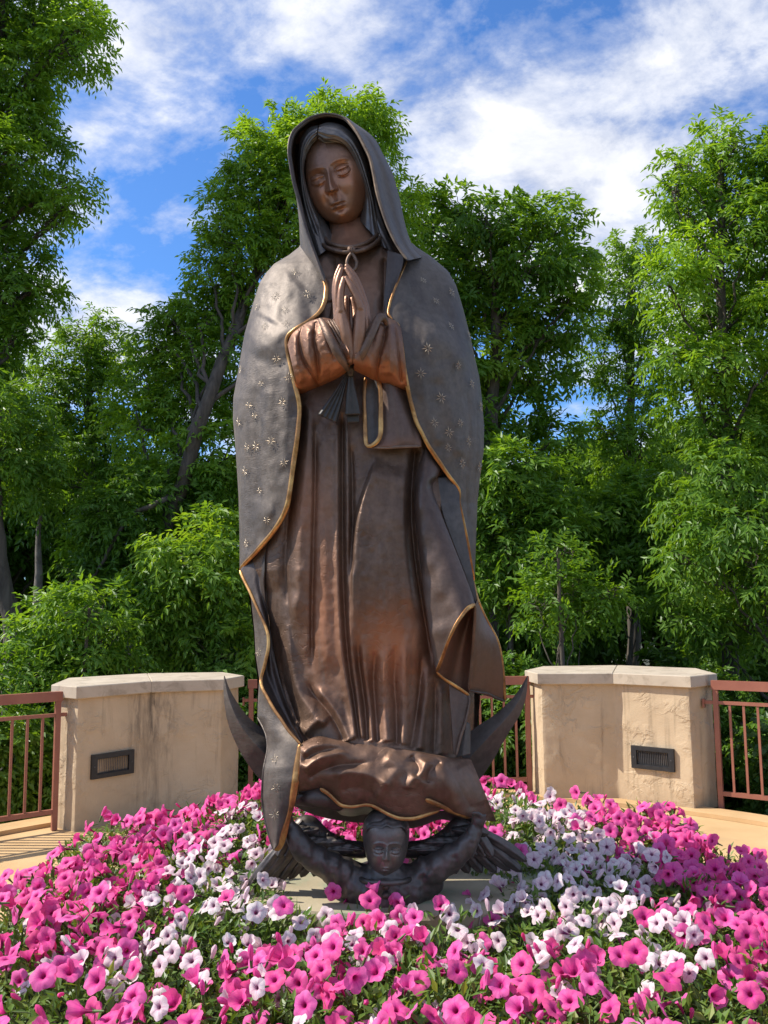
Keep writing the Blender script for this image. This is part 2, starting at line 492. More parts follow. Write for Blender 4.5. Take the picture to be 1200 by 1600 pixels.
def petal_mat(name, edge_a, edge_b, mid, throat, vein, veinamt):
    m, t, out = new_mat(name)
    L = t.links.new
    uvn = N(t, 'ShaderNodeUVMap', uv_map='UVMap')
    sp = N(t, 'ShaderNodeSeparateXYZ'); L(uvn.outputs[0], sp.inputs[0])
    oi = N(t, 'ShaderNodeObjectInfo')
    edge = mix(t, edge_a, edge_b, oi.outputs['Random'])
    rm = ramp(t, [(0.24, 1.0), (0.62, 0.0)]); L(sp.outputs['X'], rm.inputs[0])
    col = mix(t, edge, mid, rm.outputs[0])
    sn = math_n(t, 'SINE', math_n(t, 'MULTIPLY', sp.outputs['Y'], 2 * math.pi * 5), 0)
    sv = ramp(t, [(0.82, 0.0), (1.0, veinamt)]); L(math_n(t, 'MULTIPLY_ADD', sn, 0.5), sv.inputs[0])
    mm = sn.node
    fin = N(t, 'ShaderNodeMath', operation='SINE'); L(math_n(t, 'MULTIPLY', sp.outputs['Y'], 2 * math.pi * 25), fin.inputs[0])
    fr = ramp(t, [(0.55, 0.0), (1.0, veinamt * 0.6)]); L(fin.outputs[0], fr.inputs[0])
    fade = ramp(t, [(0.3, 1.0), (0.95, 0.15)]); L(sp.outputs['X'], fade.inputs[0])
    col = mix(t, col, vein, math_n(t, 'MULTIPLY', fade.outputs[0], fr.outputs[0]))
    col = mix(t, col, vein, math_n(t, 'MULTIPLY', fade.outputs[0], sv.outputs[0]))
    rt = ramp(t, [(0.13, 1.0), (0.27, 0.0)]); L(sp.outputs['X'], rt.inputs[0])
    col = mix(t, col, throat, rt.outputs[0])
    age = ramp(t, [(0.35, 0.86), (0.65, 1.06)]); L(noise(t, 60, 3, 0.6, 0.3), age.inputs[0])
    col = mix(t, col, age.outputs[0], 0.8, 'MULTIPLY')
    p = principled(t, Roughness=0.55); p.inputs['Specular IOR Level'].default_value = 0.25
    L(col, p.inputs['Base Color'])
    tr = N(t, 'ShaderNodeBsdfTranslucent'); L(col, tr.inputs['Color'])
    ms = N(t, 'ShaderNodeMixShader', i_0=0.42)
    L(p.outputs[0], ms.inputs[1]); L(tr.outputs[0], ms.inputs[2]); L(ms.outputs[0], out.inputs[0])
    return m


M['pink'] = petal_mat('pink_petal', (0.95, 0.19, 0.53), (0.95, 0.11, 0.33), (0.90, 0.08, 0.38), (0.33, 0.01, 0.10), (0.60, 0.02, 0.28), 0.55)
M['white'] = petal_mat('white_petal', (0.94, 0.87, 0.84), (0.94, 0.74, 0.76), (0.90, 0.66, 0.72), (0.20, 0.03, 0.12), (0.55, 0.18, 0.36), 0.6)
M['star'] = bronze('star_bronze', (0.36, 0.285, 0.20), (0.56, 0.44, 0.30), (0.4, 0.3, 0.2), 0.35)


def edge_mat():
    m, t, out = new_mat('dull_bronze_edge')
    r = ramp(t, [(0.35, (0.12, 0.085, 0.06)), (0.65, (0.36, 0.24, 0.14))])
    t.links.new(noise(t, 9, 5, 0.65, 0.3), r.inputs[0])
    p = principled(t, Metallic=0.6, Roughness=0.42)
    t.links.new(r.outputs[0], p.inputs['Base Color'])
    t.links.new(p.outputs[0], out.inputs[0])
    return m


M['hood_edge'] = edge_mat()
M['child'] = bronze('child_bronze', (0.12, 0.100, 0.088), (0.23, 0.195, 0.168), (0.34, 0.28, 0.22), 0.42)


# ================================================================== ground, plaza
def disc(name, c, R, z, mat, n=96, wall=0.0, **kw):
    a = np.linspace(0, 2 * math.pi, n, endpoint=False)
    P = np.stack([c[0] + R * np.cos(a), c[1] + R * np.sin(a), np.full(n, z)], 1)
    mb = MB(); mb.add(np.vstack([P, [c[0], c[1], z]]), [[i, (i + 1) % n, n] for i in range(n)])
    if wall:
        mb.add(np.vstack([P, P - [0, 0, wall]]), [[i, (i + 1) % n, (i + 1) % n + n, i + n][::-1] for i in range(n)])
    return tag(mb.build(name, mat, None, smooth=False), **kw)


g = np.linspace(-1, 1, 121)
gx, gy = np.meshgrid(np.sign(g) * (np.abs(g) ** 2.2) * 900, np.sign(g) * (np.abs(g) ** 2.2) * 900, indexing='ij')
rr = np.hypot(gx, gy - 4)
gz = -0.75 - 1.1 * sstep(9, 40, rr) + .25 * vnoise(gx / 2.3, gy / 2.3, 3) * sstep(5.5, 9, rr)
tag(mesh_obj('ground', np.stack([gx, gy, gz], -1).reshape(-1, 3), grid_faces(121, 121, 0, True), M['ground']), kind='structure')
disc('plaza_deck', (0, 4.0), 4.55, 0.0, M['deck'], wall=0.9, kind='structure')
# kerb step under the railings
a = np.linspace(0, 2 * math.pi, 121)
kb = MB()
prof = [(4.26, .002), (4.26, .035), (4.50, .035), (4.50, .002)]
kv = np.stack([np.stack([r_ * np.cos(a), 4.0 + r_ * np.sin(a), np.full(121, z_)], 1) for r_, z_ in prof], 1)
kb.add(kv.reshape(-1, 3), [[i * 4 + j, i * 4 + j + 1, (i + 1) * 4 + j + 1, (i + 1) * 4 + j] for i in range(120) for j in range(3)])
tag(kb.build('deck_kerb', M['deck'], None, smooth=False), kind='structure')

# ------------------------------------------------------------------ raised flower bed
BC, BR, BZ = np.array([.03, 3.36]), 1.50, 0.56
bed = empty('planter', (BC[0], BC[1], 0), cat='planter', label='round raised stone planter holding the petunias round the statue')
n = 96
a = np.linspace(0, 2 * math.pi, n, endpoint=False)
pv = []
for r_, z_ in ((BR, 0), (BR, BZ), (BR - .14, BZ), (BR - .14, .3)):
    pv.append(np.stack([r_ * np.cos(a), r_ * np.sin(a), np.full(n, z_)], 1))
mb = MB(); mb.add(np.vstack(pv), [[k * n + i, k * n + (i + 1) % n, (k + 1) * n + (i + 1) % n, (k + 1) * n + i] for k in range(3) for i in range(n)])
mb.build('rim_wall', M['kerb'], bed, smooth=False)
nr_, na_ = 24, 72
R_, A_ = np.meshgrid(np.linspace(0, BR - .10, nr_), np.linspace(0, 2 * math.pi, na_), indexing='ij')
sx_, sy_ = R_ * np.cos(A_), R_ * np.sin(A_)
mb = MB().add(np.stack([sx_, sy_, BZ - .04 + .04 * np.cos(R_ / BR * 1.5) + .03 * vnoise(sx_ * 6, sy_ * 6, 2)], -1).reshape(-1, 3), grid_faces(nr_, na_, 0, True))
tag(mb.build('soil', M['soil'], bed), kind='stuff')
# stone slab under the statue
sa = np.linspace(0, 2 * math.pi, 40, endpoint=False)
srx = .66 + .03 * np.sin(3 * sa + 1) + .02 * np.sin(7 * sa); sry = .40 + .02 * np.sin(4 * sa)
sl_ = MB()
rings = [(1.0, .50), (1.0, .685), (.985, .70)]
pv = [np.stack([srx * k * np.cos(sa), 3.47 + sry * k * np.sin(sa), np.full(40, z_)], 1) for k, z_ in rings]
sl_.add(np.vstack(pv), [[k * 40 + i, k * 40 + (i + 1) % 40, (k + 1) * 40 + (i + 1) % 40, (k + 1) * 40 + i] for k in range(2) for i in range(40)])
sl_.add(np.vstack([pv[2], [0, 3.47, .70]]), [[i, (i + 1) % 40, 40] for i in range(40)])
tag(sl_.build('base_slab', M['slab'], None, smooth=False), 'tan stone slab with green stains under the winged child', 'stone slab')


# ------------------------------------------------------------------ stucco wall piers
def inset(poly, d):
    P = np.asarray(poly, float); c = P.mean(0); n = len(P); out = []
    for i in range(n):
        a_, b_, c_ = P[i - 1], P[i], P[(i + 1) % n]
        e1 = (b_ - a_) / np.linalg.norm(b_ - a_); e2 = (c_ - b_) / np.linalg.norm(c_ - b_)
        n1 = np.array([-e1[1], e1[0]]); n2 = np.array([-e2[1], e2[0]])
        k = d / max(.35, 1 + n1 @ n2)
        out.append(b_ + (n1 + n2) * k)
    return np.array(out)


def prism(mb, poly, z0, z1, bev=0.0):
    P = np.asarray(poly, float); n = len(P)
    rings = [(P, z0), (P, z1 - bev)] + ([(inset(P, bev), z1)] if bev else [])
    if bev: rings = [(inset(P, bev), z0), (P, z0 + bev), (P, z1 - bev), (inset(P, bev), z1)]
    V = np.vstack([np.column_stack([q, np.full(n, z)]) for q, z in rings])
    mb.add(V, [[k * n + i, k * n + (i + 1) % n, (k + 1) * n + (i + 1) % n, (k + 1) * n + i] for k in range(len(rings) - 1) for i in range(n)])
    # caps fanned from an inner point
    for q, z, fl_ in ((rings[0][0], z0, True), (rings[-1][0], rings[-1][1], False)):
        c = q[[2, n - 2]].mean(0)
        T = [[i, (i + 1) % n, n] for i in range(n)]
        mb.add(np.vstack([np.column_stack([q, np.full(n, z)]), [c[0], c[1], z]]), [t[::-1] for t in T] if fl_ else T)
    return mb


def stucco_body(poly, z0, z1):
    """Side faces of the pier, finely divided and slightly uneven like hand-trowelled stucco, with rounded arrises."""
    P = np.asarray(poly, float); n = len(P)
    pts = []
    for i in range(n):
        a_, b_ = P[i], P[(i + 1) % n]
        L = np.linalg.norm(b_ - a_); m = max(4, int(L / .03))
        u = np.linspace(0, 1, m, endpoint=False)
        u = np.unique(np.concatenate([u, [min(.012 / L, .2)], [1 - min(.012 / L, .2)]]))
        pts += [a_ + (b_ - a_) * k for k in u]
    Q = np.array(pts); nq = len(Q)
    Q2 = (np.roll(Q, 1, 0) + Q * 2 + np.roll(Q, -1, 0)) / 4
    near = np.min(np.linalg.norm(Q[:, None] - P[None], axis=2), axis=1) < .013
    Q = np.where(near[:, None], Q2, Q)
    tg = np.roll(Q, -1, 0) - np.roll(Q, 1, 0); tg /= np.linalg.norm(tg, axis=1)[:, None]
    nr = np.stack([tg[:, 1], -tg[:, 0]], 1)
    zz = np.linspace(z0, z1, 38); s = np.arange(nq) * .03
    Z, S = np.meshgrid(zz, s, indexing='ij')
    off = .007 * vnoise(S * 7, Z * 7, 31) + .004 * vnoise(S * 19, Z * 19, 32) + .010 * vnoise(S * 2, Z * 2, 33)
    V = np.concatenate([Q[None] + nr[None] * off[..., None], Z[..., None]], 2)
    F = []
    for k in range(37):
        i = np.arange(nq)
        F.append(np.stack([k * nq + i, k * nq + (i + 1) % nq, (k + 1) * nq + (i + 1) % nq, (k + 1) * nq + i], 1))
    return V.reshape(-1, 3), np.vstack(F)


def pier(poly, label, vface, vt, vz, stain):
    P = np.array(poly, float)
    org = np.array([P[:, 0].mean(), P[:, 1].mean()])
    Q = P - org
    r = empty('stucco_pier', (org[0], org[1], 0), cat='wall pier', label=label)
    body = inset(Q, .045)
    V, F = stucco_body(body, 0.0, 1.052)
    db = np.hypot(V[:, 0] - body[2, 0] - .03, V[:, 1] - body[2, 1])
    sa_ = stain * (np.exp(-(db / .055) ** 2) + .6 * np.exp(-((db - .13) / .06) ** 2)) * (.35 + .65 * sstep(.2, 1.0, V[:, 2]))
    mesh_obj('wall_body', V, F, M['stucco'], r, sharp=38, attrs={'stain': np.clip(sa_, 0, 1)})
    # cap: blocks meeting at the bend, butted with a fine joint
    n = len(Q)
    half = [[0, 1, 2, n - 2, n - 1], [2, 3, 4, 5, n - 2]] if n == 8 else None
    for h_ in half:
        q = Q[h_]
        c = q.mean(0); q = c + (q - c) * .9975
        prism(MB(), q, 1.05, 1.15, .006).build('cap_stone', M['cap'], r, smooth=False)
    # vent
    a_, b_ = body[vface], body[vface + 1]
    d = (b_ - a_); L = np.linalg.norm(d); d /= L; nv = np.array([d[1], -d[0]])
    ve = empty('vent', None or (0, 0, 0)); ve.parent = r
    c = a_ + d * L * vt + nv * .004
    B = np.array([[d[0], nv[0], 0], [d[1], nv[1], 0], [0, 0, 1]])
    at3 = lambda u, w, z: np.array([*(c + d * u + nv * w), vz + z])
    w, h = .385, .195
    fr = MB()
    for u, z, sw, sh in ((0, h / 2 - .0175, w, .035), (0, -h / 2 + .0175, w, .035), (-w / 2 + .024, 0, .048, h - .07), (w / 2 - .024, 0, .048, h - .07)):
        fr.box(at3(u, .012, z), (sw, .030, sh), B)
    for u, z, sw, sh in ((0, h / 2 - .039, w - .098, .008), (0, -h / 2 + .039, w - .098, .008)):
        fr.box(at3(u, .005, z), (sw, .018, sh), B)
    fr.build('frame', M['vent'], ve, smooth=False)
    MB().box(at3(0, -.012, 0), (w - .10, .01, h - .072), B).build('back_plate', M['vent'], ve, smooth=False)
    sm = None
    for k in range(17):
        u = -w / 2 + .062 + (w - .124) * k / 16
        p = at3(u, .003, 0)
        if sm is None:
            ang_ = math.radians(22); Rz = np.array([[math.cos(ang_), -math.sin(ang_), 0], [math.sin(ang_), math.cos(ang_), 0], [0, 0, 1]])
            o = MB().box((0, 0, 0), (.0036, .018, h - .09), B @ Rz).build('slat', M['fin'], ve, smooth=False); sm = o
        else:
            o = sm.copy(); COL.objects.link(o)
        o.location = p
    for u in (-w / 2 + .024, w / 2 - .024):
        q = MB(); q.tube(np.array([at3(u, .026, 0), at3(u, .031, 0)]), [.007, .006], 8); q.build('screw', M['fin'], ve)
    return r


pier([(-2.79, 7.22), (-2.50, 7.00), (-2.03, 7.50), (-1.42, 7.64), (-1.31, 8.02), (-1.60, 8.50), (-2.33, 8.45), (-2.92, 7.96)],
     'tan stucco wall pier with vertical dark water stains', 1, .475, .49, .95)
pier([(1.34, 8.33), (1.39, 7.92), (2.07, 7.88), (2.62, 7.44), (2.95, 7.70), (3.02, 8.40), (2.40, 8.95), (1.62, 8.90)],
     'tan stucco wall pier with one face brightly sunlit', 2, .50, .42, .12)


# ------------------------------------------------------------------ railings
def railing(a, b, label, n_end=(True, True), stub=(0, 0)):
    a = np.array([*a, 0.0]); b = np.array([*b, 0.0])
    d = b - a; L = np.linalg.norm(d); d /= L
    r = empty('railing', tuple(a), cat='railing', label=label)
    side = np.array([-d[1], d[0], 0]); B = np.stack([d, side, [0, 0, 1]], 1)
    bar = lambda nm, u0, u1, z, w, h: MB().box(d * (u0 + u1) / 2 + [0, 0, z], (u1 - u0, w, h), B).build(nm, M['rail'], r, smooth=False)
    top = bar('top_rail', -.03, L + .03, 1.065, .055, .078)
    bar('middle_rail', -stub[0], L + stub[1], .915, .030, .028)
    bar('bottom_rail', 0, L, .150, .034, .036)
    npost = max(1, round(L / 1.35))
    for k in range(npost + 1):
        MB().box(d * (L * k / npost) + [0, 0, .515], (.042, .042, 1.020), B).build('post', M['rail'], r, smooth=False)
    pr = None; sp = .112; m = int(L / sp)
    for k in range(1, m):
        u = L * k / m
        if min(abs(u - L * j / npost) for j in range(npost + 1)) < .045: continue
        if pr is None:
            pr = MB().box((0, 0, .534), (.019, .019, .734), B).build('picket', M['rail'], r, smooth=False); o = pr
        else:
            o = pr.copy(); COL.objects.link(o)
        o.location = d * u
    for e, u in ((stub[0], -stub[0]), (stub[1], L + stub[1])):
        if e: MB().box(d * u + [0, 0, .905], (.016, .06, .075), B).build('wall_bracket', M['rail'], r, smooth=False)
    return r


railing((-5.0, 5.1), (-3.78, 6.30), 'red brown railing farthest to the left, leading towards the viewer')
railing((-3.72, 6.36), (-2.69, 7.12), 'red brown metal railing meeting the stained stucco pier', stub=(0, .10))
railing((-1.26, 8.12), (1.34, 8.22), 'red brown metal railing behind the statue between both stucco piers', stub=(.07, .07))
railing((2.87, 7.55), (3.80, 6.92), 'red brown metal railing meeting the sunlit stucco pier', stub=(.10, 0))


# ================================================================== trees and shrubs
def leaf_geo(P, AX, NRM, L, Wd, fold=.25):
    """Folded lance leaves: base P, axis AX (unit), normal NRM; returns V (4 per leaf), quads."""
    sd = np.cross(AX, NRM); sd /= np.linalg.norm(sd, axis=1)[:, None] + 1e-9
    L = L[:, None]; Wd = Wd[:, None]
    m = P + AX * L * .45 - NRM * L * .03
    V = np.stack([P, m + sd * Wd * .5 + NRM * Wd * fold, P + AX * L - NRM * L * .10, m - sd * Wd * .5 + NRM * Wd * fold], 1)
    n = len(P); i = np.arange(n)[:, None] * 4
    F = np.concatenate([i + [0, 1, 2], i + [0, 2, 3]], 0)
    return V.reshape(-1, 3), F


def unit(v): return v / (np.linalg.norm(v, axis=-1, keepdims=True) + 1e-9)


def crown_geo(blobs, dens, twig=(.20, .36), leaf=(.085, .13), wl=.34, nleaf=9, ntw=4, droop=.35, tone0=.5, seed=0, face=None):
    """Sprays of compound leaves spread through a crown made of ellipsoids. blobs: centre (3), radii (3)."""
    r = np.random.default_rng(seed)
    C = []; O = []; TN = []
    for (c, rad) in blobs:
        c = np.asarray(c, float); rad = np.asarray(rad, float)
        area = (rad[0] * rad[2] + rad[0] * rad[1] + rad[1] * rad[2]) / 3 * 4 * math.pi
        n = max(6, int(area * dens))
        d = unit(r.normal(size=(n, 3)))
        rr_ = 1 - np.abs(r.normal(size=n)) * .22
        rr_ = np.clip(rr_, .25, 1.12) * (1 + .16 * np.sin(d[:, 0] * 6 + c[0] * 3) * np.sin(d[:, 2] * 5 + c[2] * 2))
        C.append(c + d * rad * rr_[:, None]); O.append(unit(d / rad))
        TN.append(r.normal(tone0, .16) + r.normal(0, .10, n))
    C = np.vstack(C); O = np.vstack(O); TN = np.concatenate(TN)
    n = len(C)
    # twigs
    ax = unit(O[:, None] * .9 + r.normal(size=(n, ntw, 3)) * .65 + np.array([0, 0, .15]))
    tl = r.uniform(*twig, size=(n, ntw))
    k = np.arange(nleaf)
    u = ((k + 1) / nleaf)[None, None, :, None]
    base = C[:, None, None] + ax[:, :, None] * tl[:, :, None, None] * u
    base = base + np.array([0, 0, -1]) * (droop * tl[:, :, None, None] * u ** 2)
    tdir = unit(ax[:, :, None] + np.array([0, 0, -1]) * 2 * droop * u)
    up = unit(np.array([0, 0, 1.0]) + O[:, None, None] * .55 + r.normal(size=(n, ntw, 1, 3)) * .35)
    sd = unit(np.cross(tdir, up))
    sgn = np.where(k % 2 == 0, 1.0, -1.0)[None, None, :, None] * np.where(k == nleaf - 1, 0.0, 1.0)[None, None, :, None]
    lax = unit(tdir * .62 + sd * sgn * .85 + np.array([0, 0, -1]) * droop * .7 + r.normal(size=(n, ntw, nleaf, 3)) * .22)
    nr = unit(np.cross(np.cross(lax, up), lax) + r.normal(size=(n, ntw, nleaf, 3)) * .30)
    LL = r.uniform(*leaf, size=(n, ntw, nleaf)) * (.75 + .35 * np.sin(math.pi * (k + 1) / (nleaf + 1)))[None, None]
    V, F = leaf_geo(base.reshape(-1, 3), lax.reshape(-1, 3), nr.reshape(-1, 3), LL.ravel(), LL.ravel() * wl)
    tone = np.repeat((TN[:, None, None] + r.normal(0, .07, (n, ntw, nleaf))).ravel(), 4)
    return V, F, np.clip(tone, 0, 1)


def limb(mb, P, r0, r1, seg=8, wob=.0, seed=0):
    Q = resample(P, max(10, 4 * len(P)))
    r = np.random.default_rng(seed)
    Q[1:-1] += r.normal(0, wob, (len(Q) - 2, 3))
    mb.tube(Q, np.linspace(r0, r1, len(Q)), seg)


def px_blobs(lst, Y, dy=.75, jit=.5, seed=0):
    """Crown masses given where the photograph shows them (pixel centre and radii) at distance Y."""
    r = np.random.default_rng(seed)
    out = []
    for b in lst:
        px, py, rx, ry = b[:4]
        y = Y + (b[4] if len(b) > 4 else r.uniform(-jit, jit))
        k = y / FPX
        c = at(px, py, y)
        out.append((c, (rx * k, max(rx, ry) * k * dy, ry * k)))
    return out


def tree(name, label, blobs, trunk, r0, mat, dens=26, group='trees beyond the railings', limbs=True, seed=0, cat='tree', **kw):
    """trunk: world points from the ground up."""
    T = np.array(trunk, float)
    base = T[0]
    o = empty(name, tuple(base), cat=cat, label=label, group=group)
    V, F, tone = crown_geo(blobs, dens, seed=seed, **kw)
    cr = mesh_obj('crown', V - base, F, mat, o, smooth=False, attrs={'tone': tone})
    cr['kind'] = 'stuff'
    mb = MB(); limb(mb, T - base, r0, r0 * .35, 10, r0 * .12, seed)
    mb.build('trunk', M['bark'], o)
    if limbs:
        lm = MB(); r = np.random.default_rng(seed + 5)
        Tq = resample(T, 40)
        for c, rad in blobs:
            zc = c[2] - rad[2] * .8
            i = int(np.argmin(np.abs(Tq[:, 2] - max(Tq[4, 2], zc - .9 - .25 * np.hypot(*(c[:2] - Tq[20, :2]))))))
            s_ = Tq[i]
            m_ = (s_ + c) / 2 + np.array([*r.normal(0, .12, 2), .15])
            rb = r0 * .36 * (1 - i / 60)
            limb(lm, np.array([s_, m_, c]) - base, rb, rb * .25, 6, .03, int(r.integers(1e6)))
            for _ in range(5):
                e = c + unit(r.normal(size=3)) * rad * .85
                s2 = m_ + (c - m_) * r.uniform(.2, .9)
                limb(lm, np.array([s2, (s2 + e) / 2 + r.normal(0, .06, 3), e]) - base, rb * .35, .005, 5, .02, int(r.integers(1e6)))
        lm.build('limbs', M['bark'], o)
    return o


G = -1.0
gp = lambda px, Y: np.array([*at(px, 1000, Y)[:2], G])
# tall tree at the left edge
Yt = 11.6
tree('ash_tree', 'tall leafy ash rising out of the frame along the left edge',
     px_blobs([(20, 20, 110, 50), (-80, 40, 120, 120), (118, 66, 46, 40), (85, 20, 60, 30), (140, 38, 26, 20), (15, 120, 85, 50), (78, 130, 35, 22), (20, 180, 60, 40), (72, 208, 34, 26), (-10, 250, 80, 50), (55, 290, 50, 30), (105, 292, 30, 22), (100, 322, 32, 20), (15, 340, 55, 40),
               (10, 400, 55, 36), (50, 455, 40, 26), (5, 460, 60, 40), (-20, 530, 60, 50), (25, 530, 22, 16), (-90, 250, 90, 130), (-90, 450, 80, 120), (-40, 640, 60, 60)], Yt, seed=1),
     [gp(-75, Yt), at(-60, 700, Yt), at(-50, 400, Yt), at(-20, 150, Yt), at(0, 0, Yt)], .22, M['leaf_a'], dens=26, seed=11, tone0=.5, group=None)
# small rounded one between
Yt = 14.5
tree('young_tree', 'small rounded tree in the gap left of the statue',
     px_blobs([(138, 520, 40, 40), (110, 560, 60, 45), (165, 570, 45, 45), (90, 620, 65, 50), (150, 640, 70, 50), (70, 690, 60, 50), (190, 700, 60, 50), (120, 730, 80, 50)], Yt, seed=2),
     [gp(150, Yt), at(150, 800, Yt), at(140, 640, Yt), at(135, 540, Yt)], .13, M['leaf_b'], dens=17, seed=12, tone0=.5, group=None)
# big ash right behind the statue
Yt = 12.0
tree('ash_tree', 'tall bright green ash standing directly behind the statue',
     px_blobs([(540, 172, 55, 24), (585, 195, 28, 30), (500, 200, 60, 36), (430, 200, 42, 28), (395, 230, 40, 32), (455, 250, 60, 50), (400, 290, 60, 40), (345, 330, 45, 34), (420, 350, 70, 50), (365, 390, 55, 40), (330, 430, 40, 36),
               (400, 450, 80, 50), (320, 490, 60, 36), (265, 500, 40, 26), (235, 530, 36, 26), (280, 560, 70, 46), (350, 560, 70, 60), (240, 600, 50, 40), (300, 640, 90, 50), (220, 660, 50, 40), (350, 700, 80, 60), (560, 240, 60, 70), (600, 330, 60, 70), (480, 330, 80, 80), (600, 450, 80, 80)], Yt, seed=3),
     [gp(195, Yt - .8), at(222, 920, Yt - .9), at(276, 780, Yt - .95), at(312, 660, Yt - .95), at(340, 580, Yt - .8), at(400, 430, Yt), at(450, 300, Yt)], .15, M['leaf_a'], dens=22, seed=13, tone0=.58, group=None)
# broad hickory to the right of the statue
Yt = 12.6
tree('hickory_tree', 'broad dark green hickory just right of the statue with a flat top',
     px_blobs([(655, 335, 36, 32), (710, 320, 30, 24), (690, 370, 60, 40), (760, 330, 50, 30), (800, 350, 50, 40), (872, 338, 40, 26), (890, 380, 44, 36), (830, 400, 60, 44), (740, 420, 70, 50), (900, 440, 30, 30), (800, 470, 80, 50), (690, 470, 60, 60), (870, 500, 60, 36), (760, 550, 80, 46), (850, 570, 60, 36),
               (700, 600, 60, 60), (790, 640, 60, 40), (860, 690, 50, 40), (720, 700, 60, 50)], Yt, seed=4),
     [gp(760, Yt), at(765, 800, Yt), at(770, 600, Yt), at(780, 420, Yt), at(790, 350, Yt)], .17, M['leaf_b'], dens=17, seed=14, tone0=.5, leaf=(.11, .17), wl=.36, nleaf=7, twig=(.2, .32), group=None)
Yt = 14.0
tree('oak_tree', 'slender dull green tree between the hickory and the tall sunlit tree',
     px_blobs([(982, 385, 34, 26), (965, 420, 46, 36), (1010, 410, 34, 32), (950, 480, 56, 44), (1010, 490, 60, 46), (940, 560, 56, 40), (1000, 590, 60, 50), (960, 660, 56, 40), (1010, 700, 70, 50), (930, 740, 50, 36)], Yt, seed=5),
     [gp(985, Yt), at(985, 800, Yt), at(985, 560, Yt), at(985, 420, Yt)], .13, M['leaf_b'], dens=17, seed=15, tone0=.42, leaf=(.07, .11), wl=.42, group=None)
Yt = 10.4
tree('ash_tree', 'tall sunlit yellow green ash at the right edge',
     px_blobs([(1112, 212, 26, 22), (1140, 225, 22, 22), (1185, 235, 34, 26), (1062, 256, 22, 16), (1100, 270, 46, 28), (1160, 280, 46, 34), (1075, 320, 46, 26), (1050, 300, 20, 18), (1130, 340, 60, 40), (1190, 350, 50, 50), (1070, 400, 52, 34), (1140, 420, 60, 36), (1045, 440, 34, 22), (1190, 450, 50, 40),
               (1080, 490, 52, 32), (1150, 510, 64, 36), (1055, 550, 46, 26), (1120, 570, 64, 34), (1190, 590, 44, 50), (1090, 630, 50, 36), (1160, 670, 60, 44), (1240, 300, 70, 90), (1250, 500, 70, 100), (1260, 700, 80, 90)], Yt, seed=6),
     [gp(1135, Yt), at(1135, 800, Yt), at(1130, 600, Yt), at(1125, 420, Yt), at(1125, 250, Yt)], .12, M['leaf_a'], dens=24, seed=16, tone0=.62, group=None)
Yt = 9.8
tree('willow_oak', 'drooping narrow leaved tree low over the sunlit pier at the right edge',
     px_blobs([(1120, 740, 70, 40), (1180, 760, 50, 50), (1090, 800, 56, 36), (1150, 830, 70, 50), (1070, 870, 40, 36), (1130, 900, 70, 44), (1195, 900, 40, 50), (1080, 950, 46, 30), (1150, 970, 70, 36), (1240, 850, 60, 100)], Yt, seed=7),
     [gp(1230, Yt), at(1215, 860, Yt), at(1180, 780, Yt), at(1140, 740, Yt)], .09, M['leaf_b'], dens=20, seed=17, tone0=.42, droop=.55, leaf=(.085, .13), wl=.33, group=None)
# saplings and shrub masses in front of the wood
SAP = [
    ('hickory_sapling', 'leafy hickory sapling left of the statue above the stained pier', [(300, 860, 70, 36), (260, 900, 60, 36), (340, 910, 56, 40), (290, 960, 80, 40), (370, 960, 40, 50), (340, 830, 50, 30), (250, 980, 50, 30), (350, 1010, 60, 30)], 9.9, 'leaf_b', .56, 310, dict(leaf=(.085, .13), wl=.36, nleaf=7, droop=.4)),
    ('hickory_sapling', 'hickory sapling low behind the left railing and the stained pier', [(95, 970, 60, 34), (140, 950, 50, 30), (60, 1000, 60, 34), (160, 1000, 60, 30), (110, 1040, 80, 30), (30, 1050, 50, 40)], 9.2, 'leaf_b', .52, 110, dict(leaf=(.08, .12), wl=.38, nleaf=7, droop=.35)),
    ('young_tree', 'shaded small tree under the leaning ash trunk', [(190, 800, 60, 40), (150, 850, 50, 36), (210, 860, 50, 36), (170, 900, 50, 30), (240, 760, 60, 40), (330, 770, 60, 40)], 11.0, 'leaf_b', .36, 195, dict(leaf=(.09, .14))),
    ('young_tree', 'bushy young tree beside the statue on its right', [(790, 740, 56, 36), (770, 800, 50, 40), (840, 760, 50, 36), (800, 850, 56, 40), (770, 900, 40, 40), (860, 820, 46, 36)], 10.6, 'leaf_b', .42, 800, dict(leaf=(.10, .15))),
    ('maple_sapling', 'pale yellow green sapling catching the sun above the sunlit pier', [(872, 862, 26, 12), (866, 900, 46, 16), (850, 930, 46, 20), (900, 905, 30, 12), (950, 925, 40, 14), (910, 950, 40, 16), (870, 965, 46, 20)], 9.6, 'leaf_a', .52, 880, dict(leaf=(.07, .10), wl=.42, droop=.2)),
    ('young_tree', 'dull green young tree in the shade between hickory and drooping tree', [(930, 790, 50, 36), (980, 830, 56, 40), (930, 860, 46, 30), (1000, 780, 50, 40), (990, 890, 50, 36), (1030, 850, 40, 40)], 11.5, 'leaf_b', .36, 960, dict(leaf=(.10, .15))),
]
for k, (nm, lb, bl, Yt, mt, tn, tx, kw) in enumerate(SAP):
    bb = px_blobs(bl, Yt, seed=30 + k, jit=.3)
    top = max(bb, key=lambda b_: b_[0][2])
    tree(nm, lb, bb, [gp(tx, Yt), (gp(tx, Yt) + top[0]) / 2, top[0]], .045, M[mt], dens=30, seed=40 + k, tone0=tn, group=None, **kw)
